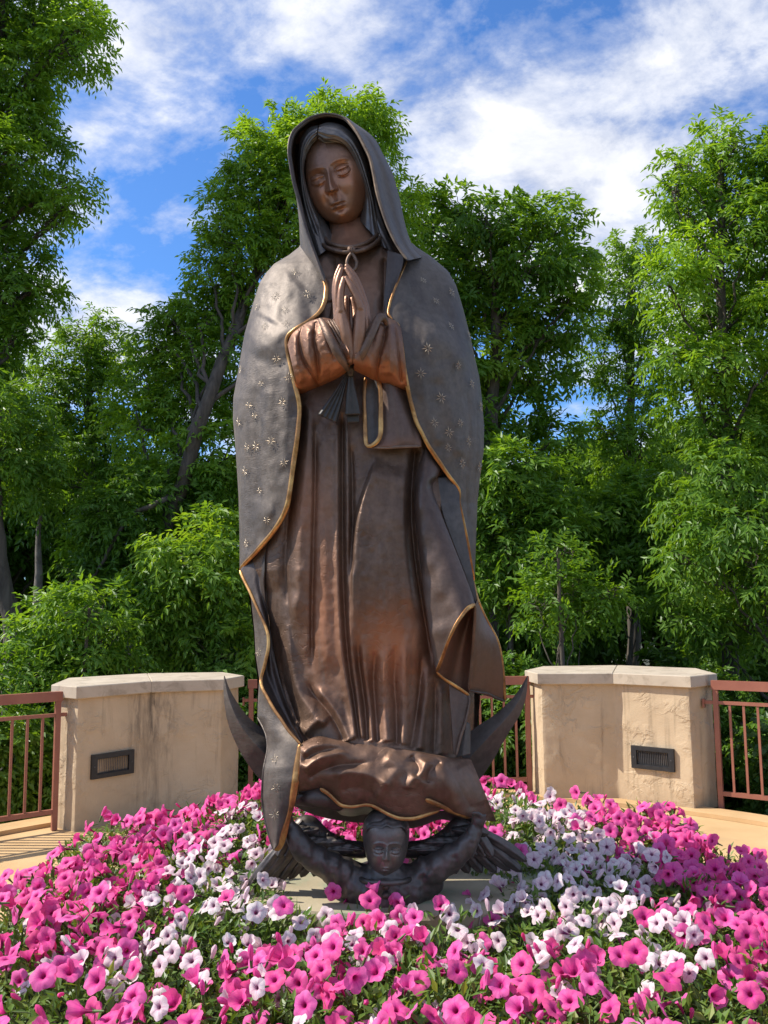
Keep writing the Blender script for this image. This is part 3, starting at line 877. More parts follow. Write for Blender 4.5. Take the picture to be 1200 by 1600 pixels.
# darker trees of the wood behind
WOOD = [(20, 760, 17), (190, 840, 19), (400, 800, 18.5), (620, 690, 17), (800, 830, 19), (1000, 800, 18), (1170, 780, 17), (1330, 640, 17), (-130, 640, 17)]
WL = ['dark wood tree behind the leaning bare trunk at the left', 'dark wood tree behind the arching dead branch', 'dark wood tree behind the left side of the statue', 'dark wood tree directly behind the statue waist', 'dark wood tree behind the broad hickory',
      'dark wood tree behind the slender dull green tree', 'dark wood tree behind the drooping tree at the right', 'dark wood tree out at the far right edge', 'dark wood tree out at the far left edge']
for k, (px, py, Yt) in enumerate(WOOD):
    r = np.random.default_rng(70 + k)
    bl = []
    for _ in range(16):
        bl.append((px + r.uniform(-120, 120), py + r.uniform(-90, 180), r.uniform(45, 75), r.uniform(35, 60)))
    bb = px_blobs(bl, Yt, seed=80 + k, jit=1.2)
    top = max(bb, key=lambda b_: b_[0][2])
    x0 = gp(px + r.uniform(-30, 30), Yt)
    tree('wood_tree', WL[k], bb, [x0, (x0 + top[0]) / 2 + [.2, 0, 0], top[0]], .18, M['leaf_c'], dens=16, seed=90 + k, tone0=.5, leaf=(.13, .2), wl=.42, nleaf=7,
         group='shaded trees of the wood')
# low growth under the wood
r = np.random.default_rng(400)
bl = []
for k in range(120):
    a_ = r.uniform(.12, math.pi - .12); q = r.uniform(13, 21)
    bl.append((np.array([q * math.cos(a_), q * math.sin(a_) * 1.02, r.uniform(-.9, 2.2)]), (1.3, .9, .8)))
V, F, tone = crown_geo(bl, 9, seed=401, tone0=.4, leaf=(.13, .2), wl=.45, nleaf=7)
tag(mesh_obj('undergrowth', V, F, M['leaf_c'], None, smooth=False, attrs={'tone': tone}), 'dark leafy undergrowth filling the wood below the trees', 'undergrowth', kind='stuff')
# shrubs outside the railings
SHR = [(-2.2 - 2.2, 8.2, .9, 1.15), (-3.4, 8.3, .8, 1.1), (-3.3, 9.6, .9, 1.3), (-2.2, 9.9, .9, 1.5), (-.9, 9.7, .85, 1.25), (.2, 9.9, .9, 1.3), (1.3, 9.8, .9, 1.35), (2.4, 10.2, .8, 1.2), (3.5, 9.6, .8, 1.2), (4.5, 8.6, .9, 1.1)]
SHL = ['shrub at the far left edge outside the railing', 'shrub seen through the pickets of the left railing', 'tall shrub rising behind the left railing', 'shrub behind the stained stucco pier', 'shrub behind the railing left of the statue', 'shrub hidden behind the statue and its railing',
       'shrub behind the railing under the right horn of the crescent', 'shrub behind the sunlit stucco pier', 'shrub behind the right hand railing near the sunlit pier', 'shrub at the far right edge outside the railing']
for k, ((x, y, rx, h_), lb) in enumerate(zip(SHR, SHL)):
    r = np.random.default_rng(200 + k)
    bl = [(np.array([x + r.uniform(-.45, .45), y + r.uniform(-.3, .3), -.75 + h_ * 1.25 * f]), (rx * r.uniform(.5, .7), .5, .42)) for f in (.15, .3, .45, .6, .75, .9)]
    o = empty('shrub', (x, y, G), cat='shrub', label='dark leafy ' + lb, group='shrubs outside the railings')
    V, F, tone = crown_geo(bl, 55, seed=210 + k, tone0=.5, twig=(.12, .22), leaf=(.06, .10), wl=.46, nleaf=7)
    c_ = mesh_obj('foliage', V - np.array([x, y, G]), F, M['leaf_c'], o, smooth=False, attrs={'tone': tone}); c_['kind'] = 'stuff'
    lm = MB()
    for c, rad in bl: limb(lm, np.array([[r.uniform(-.1, .1), 0, 0], (c - [x, y, G]) * .6, c - [x, y, G]]), .018, .006, 5, .01, k)
    lm.build('stems', M['bark'], o)
# broad leaved vine by the right railing
o = empty('vine', (3.55, 7.55, G), cat='vine', label='light green broad leaved vine behind the pickets of the right railing')
bl = [(np.array([x, y, z]), (.26, .16, .24)) for x, y, z in ((3.35, 7.75, .55), (3.6, 7.7, .4), (3.85, 7.6, .55), (3.5, 7.7, .1), (3.8, 7.6, .05), (4.1, 7.4, .3), (3.4, 7.8, -.3), (3.8, 7.6, -.35))]
V, F, tone = crown_geo(bl, 60, seed=300, tone0=.5, twig=(.06, .14), leaf=(.05, .085), wl=.85, nleaf=4, ntw=3)
c_ = mesh_obj('foliage', V - np.array([3.55, 7.55, G]), F, M['leaf_v'], o, smooth=False, attrs={'tone': tone}); c_['kind'] = 'stuff'
lm = MB()
for c, rad in bl: limb(lm, np.array([[0, .3, 0], (c - [3.55, 7.55, G]) * .5 + [0, .1, 0], c - [3.55, 7.55, G]]), .012, .005, 5, .02, 3)
lm.build('stems', M['bark'], o)
# dead wood on the left: arching limb, broken snag, leaning bare trunk
Yd = 10.5
b0 = at(128, 930, Yd)
o = empty('dead_branch', tuple(b0), cat='branch', label='bare arching dead branch hanging under the leaning ash')
mb = MB(); limb(mb, np.array([at(284, 764, 11.05), at(268, 774, 10.9), at(248, 786, Yd), at(206, 805, Yd), at(180, 842, Yd), at(154, 889, Yd), at(135, 915, Yd), at(129, 934, Yd)]) - b0, .045, .012, 8, .008, 1)
limb(mb, np.array([at(140, 910, Yd), at(120, 905, Yd), at(100, 915, Yd), at(80, 935, Yd)]) - b0, .008, .003, 5, .01, 2)
limb(mb, np.array([at(129, 930, Yd), at(134, 948, Yd), at(150, 962, Yd)]) - b0, .008, .003, 5, .01, 3)
limb(mb, np.array([at(120, 906, Yd), at(108, 892, Yd), at(88, 880, Yd)]) - b0, .005, .002, 5, .01, 4)
mb.build('bare_limb', M['bark'], o)
b0 = gp(62, 10.8)
o = empty('snag', tuple(b0), cat='dead trunk', label='grey broken tree snag with a splintered top at the left')
mb = MB(); limb(mb, np.array([b0, at(62, 900, 10.8), at(60, 840, 10.8), at(66, 795, 10.8)]) - b0, .16, .02, 9, .012, 5)
mb.build('snag_trunk', M['wood'], o)
b0 = gp(28, 10.2)
o = empty('old_tree', tuple(b0), cat='tree', label='leaning bare grey trunk at the left edge behind the railing')
mb = MB(); limb(mb, np.array([b0, at(22, 1000, 10.2), at(5, 920, 10.2), at(-8, 820, 10.2), at(-5, 720, 10.2), at(10, 640, 10.2)]) - b0, .17, .07, 10, .01, 6)
mb.build('trunk', M['bark'], o)
V, F, tone = crown_geo(px_blobs([(20, 650, 60, 40), (-30, 640, 60, 60), (40, 700, 50, 40), (10, 740, 50, 40), (70, 760, 36, 26)], 10.2, seed=9), 22, seed=310, tone0=.4)
c_ = mesh_obj('crown', V - b0, F, M['leaf_b'], o, smooth=False, attrs={'tone': tone}); c_['kind'] = 'stuff'


# ================================================================== the bronze statue
YS = 3.5                                   # distance of the statue's axis; depths below are metres in front of it
BASE_Z = 0.70
statue = empty('statue', (0, YS, BASE_Z), cat='statue',
               label='tall dark bronze statue of a veiled praying woman borne by a winged child')
S_INV = np.array([0, YS, BASE_Z])


def sp_(px, py, d):
    """Statue-local point."""
    return at(px, py, YS - np.asarray(d, float)) - S_INV


def tab(pts, soft=0):
    P = np.asarray(pts, float)
    if soft:
        y = np.arange(P[0, 0] - 80, P[-1, 0] + 81); v = np.interp(y, P[:, 0], P[:, 1])
        k = np.exp(-(np.arange(-45, 46) / soft) ** 2 / 2); v = np.convolve(np.pad(v, 45, mode='edge'), k / k.sum(), 'valid')
        P = np.stack([y, v], 1)
    return lambda y: np.interp(y, P[:, 0], P[:, 1])


# silhouettes of the mantle (row -> column), front edges, depth of the body
SL = tab([(380, 470), (386, 467), (398, 452), (412, 428.5), (426, 416), (441, 406), (475, 395), (522, 382), (574, 373), (622, 364.5), (655, 364), (703, 368), (740, 370.5),
          (774, 372.6), (832, 374), (891, 374.5), (925, 388), (985, 396), (1023, 398), (1061, 402), (1120, 402), (1180, 410), (1330, 420)])
SR = tab([(378, 642), (386, 651), (401, 674), (423, 699.6), (445, 712.5), (482, 723.6), (522, 734), (552, 740.5), (589, 749), (622, 753), (666, 756.6), (703, 756),
          (747, 750), (786, 746), (832, 744.4), (878, 742.5), (908, 741), (935, 746), (1000, 750), (1096, 750), (1180, 742), (1330, 730)])
EL_pts = [(380, 477), (386, 480), (412, 493), (428, 502), (441, 507.8), (449, 510), (456, 509.7), (467, 508.5), (478, 505), (486, 500.5), (493, 494), (499.5, 485.5), (506, 475.5), (513, 463.5),
          (520.7, 453), (526, 449), (532, 447.3), (540, 447.5), (552, 449.3), (574, 454.3), (600, 460.5), (615, 464.5), (629.5, 467.3), (642, 468), (655, 467.3), (688.6, 463.8), (725, 458.5),
          (752, 455), (782, 450.5), (796, 446.5), (808.6, 441), (822, 433), (835.5, 423.5), (850, 411), (866, 397), (879, 384), (891, 374.6)]
ER_pts = [(380, 614), (395, 628), (405, 636.5), (412, 633.5), (440, 621.5), (456, 615), (475, 609), (490, 607), (498, 613), (504, 620), (518, 623.5), (533.6, 626), (574, 631.4), (615, 638.8),
          (640, 645), (659, 650.5), (676, 659), (696, 669), (709, 677.5), (726, 689), (743.5, 701), (754, 709.5), (764.6, 717), (775, 718), (785.7, 717.6), (812.5, 723), (854.7, 731), (900.7, 738.6), (908, 740)]
EL = tab(EL_pts)
ER = tab(ER_pts)
DM = tab([(376, .10), (400, .17), (440, .225), (480, .265), (515, .315), (545, .345), (590, .338), (640, .33), (700, .325), (800, .325), (900, .33), (1000, .34), (1100, .35), (1180, .36), (1330, .34)], 11)
DR = tab([(360, .08), (380, .125), (420, .165), (460, .195), (520, .225), (600, .255), (700, .268), (900, .285), (1000, .295), (1100, .305), (1150, .325), (1190, .345)], 9)


def body(x, y, D, exp=2.4, inset=0.0):
    l = SL(y) + inset; r = SR(y) - inset
    t = np.clip(np.abs((x - (l + r) / 2) / ((r - l) / 2)), 0, 1)
    return D(y) * np.maximum(1 - t ** exp, 0) ** 0.55


def pdist(X, Y, pts):
    """Distance to a polyline, side sign (+ to the image's right when the line runs down), position 0..1 along it."""
    P = np.asarray(pts, float)
    seg = np.linalg.norm(np.diff(P, axis=0), axis=1); cum = np.concatenate([[0], np.cumsum(seg)])
    best = np.full(X.shape, 1e9); sgn = np.zeros(X.shape); tt = np.zeros(X.shape)
    for i in range(len(P) - 1):
        a, b = P[i], P[i + 1]; d = b - a
        u = np.clip(((X - a[0]) * d[0] + (Y - a[1]) * d[1]) / (d @ d), 0, 1)
        ex = X - a[0] - u * d[0]; ey = Y - a[1] - u * d[1]
        q = np.hypot(ex, ey)
        w = q < best
        best = np.where(w, q, best)
        sgn = np.where(w, np.sign(d[1] * ex - d[0] * ey), sgn)
        tt = np.where(w, (cum[i] + u * seg[i]) / cum[-1], tt)
    return best, sgn, tt


def folds(X, Y, specs):
    """Sum of drapery folds. (kind, amplitude, width px, points[, fall-off px]); 'r' ridge, 'c' crease, 's' raised on the right of the line, 'z' raised on its left."""
    out = np.zeros(X.shape)
    for sp in specs:
        kind, amp, w, pts = sp[:4]
        pts = resample(pts, 24)
        d, s, t = pdist(X, Y, pts)
        f0, f1 = (sp[5] if len(sp) > 5 else (0.12, 0.12))
        fade = sstep(0, f0, t + 1e-6) * sstep(0, f1, 1 - t + 1e-6) if f0 > 0 or f1 > 0 else 1.0
        if f0 == 0: fade = sstep(0, max(f1, 1e-3), 1 - t + 1e-6)
        if f1 == 0: fade = sstep(0, max(f0, 1e-3), t + 1e-6)
        if kind == 'r': out += amp * np.exp(-np.abs(d / w) ** 1.65) * fade
        elif kind == 'c': out -= amp * np.exp(-np.abs(d / w) ** 1.3) * fade
        else:
            sd = d * s * (1 if kind == 's' else -1)
            fall = sp[4] if len(sp) > 4 and sp[4] else 40.0
            out += amp * sstep(-w, w, sd) * np.exp(-np.maximum(sd, 0) / fall) * fade
    return out


def shell(name, X, Y, D, th, mat, parent=statue, rub=None, back=True, sharp=None):
    """A grid of pixels X, Y (rows, columns) at depths D turned into a closed sheet th metres thick."""
    nr, nc = X.shape
    V = sp_(X, Y, D).reshape(-1, 3)
    F = [grid_faces(nr, nc, 0, True)]
    n = nr * nc
    if back:
        Vb = V + np.array([0, th, 0])
        V = np.vstack([V, Vb])
        F.append(grid_faces(nr, nc, n, False))
        per = np.concatenate([np.arange(nc), np.arange(1, nr) * nc + nc - 1, (nr - 1) * nc + np.arange(nc - 2, -1, -1), np.arange(nr - 2, 0, -1) * nc])
        nx = np.roll(per, -1)
        F.append(np.stack([per, nx, nx + n, per + n], 1))
    a = {}
    if rub is not None:
        r = np.broadcast_to(rub, X.shape).ravel()
        a['rub'] = np.concatenate([r, r]) if back else r
    return mesh_obj(name, V, np.vstack(F), mat, parent, attrs=a, sharp=sharp)


def ruled(A, B, nt, ns, by_y=False, smooth=True, ease=None):
    """Rows between two pixel curves; returns X, Y, S, T."""
    if by_y:
        A = np.asarray(A, float); B = np.asarray(B, float)
        y = np.linspace(max(A[0, 1], B[0, 1]), min(A[-1, 1], B[-1, 1]), nt)
        a = np.stack([np.interp(y, A[:, 1], A[:, 0]), y], 1); b = np.stack([np.interp(y, B[:, 1], B[:, 0]), y], 1)
    else:
        a = resample(A, nt, smooth); b = resample(B, nt, smooth)
    s = np.linspace(0, 1, ns)
    if ease == 'in': s = 1 - np.cos(s * math.pi / 2)       # dense at the start
    if ease == 'out': s = np.sin(s * math.pi / 2)          # dense at the end
    S = np.broadcast_to(s[None], (nt, ns)); T = np.broadcast_to(np.linspace(0, 1, nt)[:, None], (nt, ns))
    X = a[:, :1] * (1 - S) + b[:, :1] * S; Y = a[:, 1:] * (1 - S) + b[:, 1:] * S
    return X, Y, S, T


def trim(name, pts, depth, wpx, parent, mat=None, n=None, flat=0.45, smooth=True):
    """A rolled edge along pixel curve pts; depth is a function or a list of depths."""
    P = np.asarray(pts, float)
    if not callable(depth):
        P = np.column_stack([P, depth])
    n = n or max(12, int(np.linalg.norm(np.diff(P[:, :2], axis=0), axis=1).sum() / 4))
    Q = resample(P, n, smooth)
    d = depth(Q[:, 0], Q[:, 1]) if callable(depth) else Q[:, 2]
    rad = wpx * YS / FPX / 2 * (0.66 + 0.62 * (vnoise(np.arange(n) * 0.11, np.zeros(n) + wpx, 3) + 0.5))
    rad[0] *= .4; rad[-1] *= .4
    return MB().tube(sp_(Q[:, 0], Q[:, 1], d), rad, 10, flat).build(name, mat or M['gold'], parent)


# ------------------------------------------------------------------ mantle
MANTLE_FOLDS = [
    ('r', .040, 26, [(398, 560), (425, 528), (455, 512), (490, 503)], 0, (.25, .2)),       # cloth over the raised forearm
    ('r', .036, 24, [(735, 580), (705, 545), (670, 520), (640, 512)], 0, (.25, .35)),
    ('r', .012, 13, [(425, 560), (418, 650), (424, 760), (415, 830)]),
    ('c', .012, 9, [(398, 600), (402, 700), (404, 800)]),
    ('r', .010, 10, [(446, 560), (448, 640), (442, 740)]),
    ('r', .014, 14, [(690, 560), (704, 640), (722, 720)]),
    ('c', .014, 7, [(729, 600), (733, 680), (728, 750), (731, 830)]),
    ('c', .012, 6, [(745, 640), (744, 720), (738, 800)]),
    ('r', .012, 10, [(655, 560), (668, 640), (690, 700)]),
    ('r', .016, 20, [(470, 440), (440, 470), (420, 505)]),
    ('c', .010, 10, [(655, 420), (690, 470), (712, 530)]),
]


def mantle_depth(x, y):
    d = body(x, y, DM) + folds(x, y, MANTLE_FOLDS)
    d += .010 * vnoise(x / 26., y / 40., 1) + .005 * vnoise(x / 9., y / 14., 2)
    return d


ys = np.linspace(380, 891, 256)
a = np.stack([EL(ys), ys], 1); b = np.stack([SL(ys), ys], 1)
X, Y, S, T = ruled(a, b, 256, 60, by_y=True, ease='out')
D = mantle_depth(X, Y)
mantle_parts = [(X, Y, D)]
ys2 = np.linspace(380, 908, 264)
X2, Y2, S2, T2 = ruled(np.stack([ER(ys2), ys2], 1), np.stack([SR(ys2), ys2], 1), 264, 72, by_y=True, ease='out')
D2 = mantle_depth(X2, Y2)
mantle_parts.append((X2, Y2, D2))
mb = MB()
for k, (x, y, d) in enumerate(mantle_parts):
    mb.add(sp_(x, y, d).reshape(-1, 3), grid_faces(*x.shape, 0, k == 1))
yb = np.linspace(378, 1240, 120)
th = np.linspace(math.pi, 0, 61)
xb = (SL(yb) + SR(yb))[:, None] / 2 + (SR(yb) - SL(yb))[:, None] / 2 * np.cos(th)[None]
zb = -0.78 * DM(yb)[:, None] * np.sin(th)[None] ** 0.9 * np.ones_like(xb)
zb = zb + 0.012 * np.sin(th * 14)[None] * np.sin(th)[None] * sstep(420, 620, yb)[:, None]
mb.add(sp_(xb, np.broadcast_to(yb[:, None], xb.shape), zb).reshape(-1, 3), grid_faces(*xb.shape, 0, False))
nv = sum(len(v) for v in mb.v)
mantle = mb.build('mantle', M['mantle'], statue)
trim('trim', [(x, y) for y, x in EL_pts[1:]], lambda x, y: mantle_depth(np.minimum(x, 700), y) + .004, 6.6, mantle)
trim('trim', [(x, y) for y, x in ER_pts[9:]], lambda x, y: mantle_depth(x, y) + .004, 6.2, mantle)
trim('trim', [(x, y) for y, x in ER_pts[2:9]], lambda x, y: mantle_depth(x, y) + .004, 3.4, mantle)

# ------------------------------------------------------------------ robe
ROBE_FOLDS = [
    ('c', .030, 7, [(474, 630), (466, 700), (452, 800), (446, 880), (452, 960), (462, 1040)], 0, (.05, .2)),
    ('r', .020, 13, [(480, 620), (478, 720), (470, 820), (466, 900), (463, 1000)], 0, (.08, .2)),
    ('z', .016, 4, [(491, 650), (490, 760), (487, 870), (485, 960), (486, 1045)], 26),
    ('c', .018, 5, [(492, 660), (492, 760), (489, 870), (487, 980), (488, 1060)]),
    ('r', .014, 16, [(508, 650), (508, 800), (508, 950), (514, 1060)]),
    ('r', .020, 5.5, [(527, 640), (527, 760), (528, 900), (534, 1020), (548, 1100), (556, 1158)], 0, (.1, .02)),
    ('c', .026, 4.5, [(535, 640), (535, 760), (536, 900), (543, 1020), (554, 1100), (562, 1158)], 0, (.05, .02)),
    ('r', .020, 5, [(541, 640), (543, 760), (544, 900), (549, 1010), (560, 1100), (567, 1158)], 0, (.1, .02)),
    ('c', .018, 4, [(548, 690), (551, 770), (550, 900)]),
    ('s', .045, 4, [(590, 712), (576, 745), (562, 790), (553, 840), (549, 900), (550, 965), (556, 1040)], 85, (.10, .5)),
    ('r', .022, 34, [(612, 760), (604, 860), (602, 960), (604, 1080)], 0, (.2, .6)),
    ('c', .042, 6.5, [(650, 690), (643, 760), (643, 820), (650, 890), (660, 950), (670, 1010), (676, 1060)], 0, (.05, .2)),
    ('r', .016, 11, [(632, 720), (630, 800), (636, 880), (650, 970)]),
    # folds falling to the feet
    ('c', .022, 6, [(557, 985), (562, 1040), (570, 1100), (574, 1158)], 0, (.3, .02)),
    ('r', .018, 6, [(567, 985), (570, 1050), (578, 1110), (582, 1160)], 0, (.3, .02)),
    ('c', .022, 7, [(590, 1000), (584, 1050), (586, 1100), (590, 1160)], 0, (.3, .02)),
    ('r', .020, 9, [(606, 985), (601, 1050), (602, 1110), (606, 1160)], 0, (.3, .02)),
    ('c', .020, 7, [(620, 1000), (616, 1060), (619, 1110), (620, 1165)], 0, (.3, .02)),
    ('r', .020, 8, [(634, 990), (632, 1050), (632, 1110), (630, 1165)], 0, (.3, .02)),
    ('c', .022, 7, [(660, 1005), (657, 1060), (650, 1120), (641, 1170)], 0, (.3, .02)),
    ('r', .018, 7, [(668, 1040), (666, 1090), (660, 1130), (655, 1172)], 0, (.3, .02)),
    ('c', .020, 5, [(680, 1058), (680, 1110), (678, 1178)], 0, (.2, .02)),
    ('r', .014, 8, [(691, 1065), (691, 1120), (692, 1180)], 0, (.2, .02)),
    ('c', .022, 4, [(702, 1068), (704, 1120), (706, 1182)], 0, (.2, .02)),
    # left-hand folds breaking over the ground
    ('r', .030, 11, [(458, 918), (453, 980), (456, 1040), (466, 1080), (484, 1108), (498, 1130)], 0, (.15, .1)),
    ('c', .028, 6, [(434, 970), (440, 1040), (452, 1090), (468, 1135)], 0, (.2, .05)),
    ('c', .030, 6, [(474, 1060), (490, 1085), (512, 1110), (530, 1140), (536, 1158)], 0, (.25, .02)),
    ('r', .026, 8, [(488, 1068), (512, 1096), (530, 1122), (546, 1158)], 0, (.25, .02)),
    ('r', .030, 9, [(472, 1150), (486, 1134), (500, 1126), (512, 1134)], 0, (.2, .2)),
    ('r', .016, 7, [(437, 980), (440, 1030), (448, 1076)], 0, (.2, .2)),
    # chest
    ('r', .014, 26, [(520, 430), (530, 470)]),
    ('c', .012, 4, [(527, 400), (522, 450), (512, 505)]),
    ('c', .02, 5, [(601, 400), (600, 450), (598, 495)]),
]


def robe_depth(x, y):
    d = body(x, y, DR, 2.4, 6) + folds(x, y, ROBE_FOLDS)
    d += .006 * vnoise(x / 20., y / 30., 5) + .003 * vnoise(x / 7., y / 9., 6)
    d += .03 * sstep(1110, 1180, y) * sstep(0, 1, 1 - np.abs(x - 590) / 130)
    return d


RL = [(505, 366), (486, 384), (486, 412), (490, 450), (478, 490), (440, 530), (440, 600), (452, 660), (446, 730), (436, 800), (414, 840), (392, 880), (392, 930), (404, 980), (408, 1040), (424, 1090), (446, 1130), (466, 1166)]
RR = [(604, 366), (630, 390), (644, 412), (628, 470), (634, 530), (642, 600), (662, 660), (700, 730), (724, 790), (736, 850), (741, 930), (741, 1000), (741, 1166)]
X, Y, S, T = ruled(RL, RR, 420, 190, by_y=True)
# hem: the last rows follow the hem line
hem = tab([(470, 1163), (501, 1151), (539, 1160), (585, 1164), (639, 1173), (704, 1184), (741, 1186)])
Y = np.where(Y > 1090, 1090 + (Y - 1090) * (hem(X) + 6 - 1090) / (1166 - 1090), Y)
D = robe_depth(X, Y)
rub = np.clip(np.exp(-((X - 615) / 62) ** 2 - ((Y - 1010) / 62) ** 2) * 1.05 + .55 * np.exp(-((X - 505) / 30) ** 2 - ((Y - 960) / 120) ** 2) + .35 * np.exp(-((X - 470) / 40) ** 2 - ((Y - 780) / 60) ** 2)
              + .30 * np.exp(-((X - 560) / 40) ** 2 - ((Y - 440) / 60) ** 2) + .25 * np.exp(-((X - 600) / 60) ** 2 - ((Y - 1110) / 60) ** 2), 0, 1)
robe = shell('robe', X, Y, D, .02, M['robe'], rub=rub, back=False)

# ------------------------------------------------------------------ hood
rim = np.array([(508, 440, .245), (500, 420, .235), (487.5, 386, .215), (476, 351.7, .205), (466.4, 313, .205), (458.6, 285, .208), (452.5, 252, .212), (450.6, 236, .212), (452.5, 218, .208), (458, 205, .20),
                (466, 196.5, .19), (482, 184.5, .175), (502.8, 178, .165), (520, 178.2, .165), (533, 181.5, .17), (543, 188, .178), (556.5, 205, .192), (568, 226, .203), (577.6, 247, .212), (583.3, 271, .217), (589, 302, .222),
                (596.8, 328.7, .228), (606.3, 355.5, .235), (617.8, 380, .243), (628, 396, .25), (637, 407, .255)])
outer = np.array([(489, 430, .10), (478, 408, .06), (470, 390, .03), (467, 345, .0), (463, 310, -.02), (457, 285, -.03), (452.6, 252, -.04), (452, 237, -.05), (455, 219, -.06), (461, 206, -.06),
                  (468, 198, -.06), (483, 187, -.06), (503, 180.5, -.06), (521, 179.2, -.05), (538, 182, -.04), (551, 190, -.03), (583, 214, -.01), (598.5, 240.5, -.01), (612, 267, .0), (618, 285, .0),
                  (624, 308, .0), (628, 327, .0), (633, 350, .01), (639, 370, .02), (647, 388, .04), (660, 402, .08)])
NA = 220
rimr = resample(rim, NA); outr = resample(outer, NA)
cols = 26
U = np.linspace(0, 1, cols)[None, :, None]
mid1 = rimr + (outr - rimr) * 0.45
# push the sheet outwards a little between the rim and the far silhouette (a rounded hood)
hx = rimr[:, None] * (1 - U) ** 2 + 2 * U * (1 - U) * (mid1 + np.array([0, 0, .035]))[:, None] + outr[:, None] * U ** 2
side = sstep(0.52, 0.68, np.linspace(0, 1, NA))[:, None]
Uu = U[..., 0]
hx[..., 2] += side * (.018 * np.sin(Uu * 9.0 + 0.6) * np.sin(np.pi * Uu) ** .5) + .004 * vnoise(hx[..., 0] / 12, hx[..., 1] / 20, 8)
V = sp_(hx[..., 0], hx[..., 1], hx[..., 2])
# the back of the hood closes on a curve behind the head
bk = sp_(np.linspace(500, 600, NA), 320 + 60 * np.cos(np.linspace(-math.pi, math.pi, NA)) * 0 + np.abs(np.linspace(-1, 1, NA)) * 60 - 30, np.full(NA, -.20))
U2 = np.linspace(0, 1, 14)[1:, None]
Vb = np.stack([V[:, -1] * (1 - u) + bk * u + np.array([0, .05, 0]) * math.sin(math.pi * u) for u in U2[:, 0]], 1)
V = np.concatenate([V, Vb], 1)
nc = V.shape[1]
Vin = V.copy()
cen = sp_(530, 300, 0.0)
Vin = cen + (V - cen) * np.array([.94, 1.0, .955]); Vin[..., 1] = V[..., 1] + 0.004
Vin[:, 0] = V[:, 0] + (cen - V[:, 0]) * np.array([.035, 0, .035])
mb = MB()
mb.add(V.reshape(-1, 3), grid_faces(NA, nc))
mb.add(Vin.reshape(-1, 3), grid_faces(NA, nc, 0, True))
rimq = np.stack([np.arange(NA - 1) * nc, (np.arange(NA - 1) + 1) * nc, (np.arange(NA - 1) + 1) * nc + NA * nc, np.arange(NA - 1) * nc + NA * nc], 1)
mb.f4.append(rimq)
hood = mb.build('hood', M['mantle'], statue)
trim('trim', rimr[::3, :2], list(rimr[::3, 2] + .004), 3.6, hood, mat=M['lining'])
trim('trim', rimr[128:219:3, :2] + np.array([.5, 0]), list(rimr[128:219:3, 2] + .006), 4.2, hood, mat=M['hood_edge'])
# the dark inside of the veil behind head and neck
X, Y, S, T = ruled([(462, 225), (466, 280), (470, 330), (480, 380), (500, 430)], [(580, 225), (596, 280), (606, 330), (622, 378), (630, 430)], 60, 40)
shell('veil_inside', X, Y, -.03 + .10 * T - .07 * np.sin(math.pi * S), .01, M['dark'])


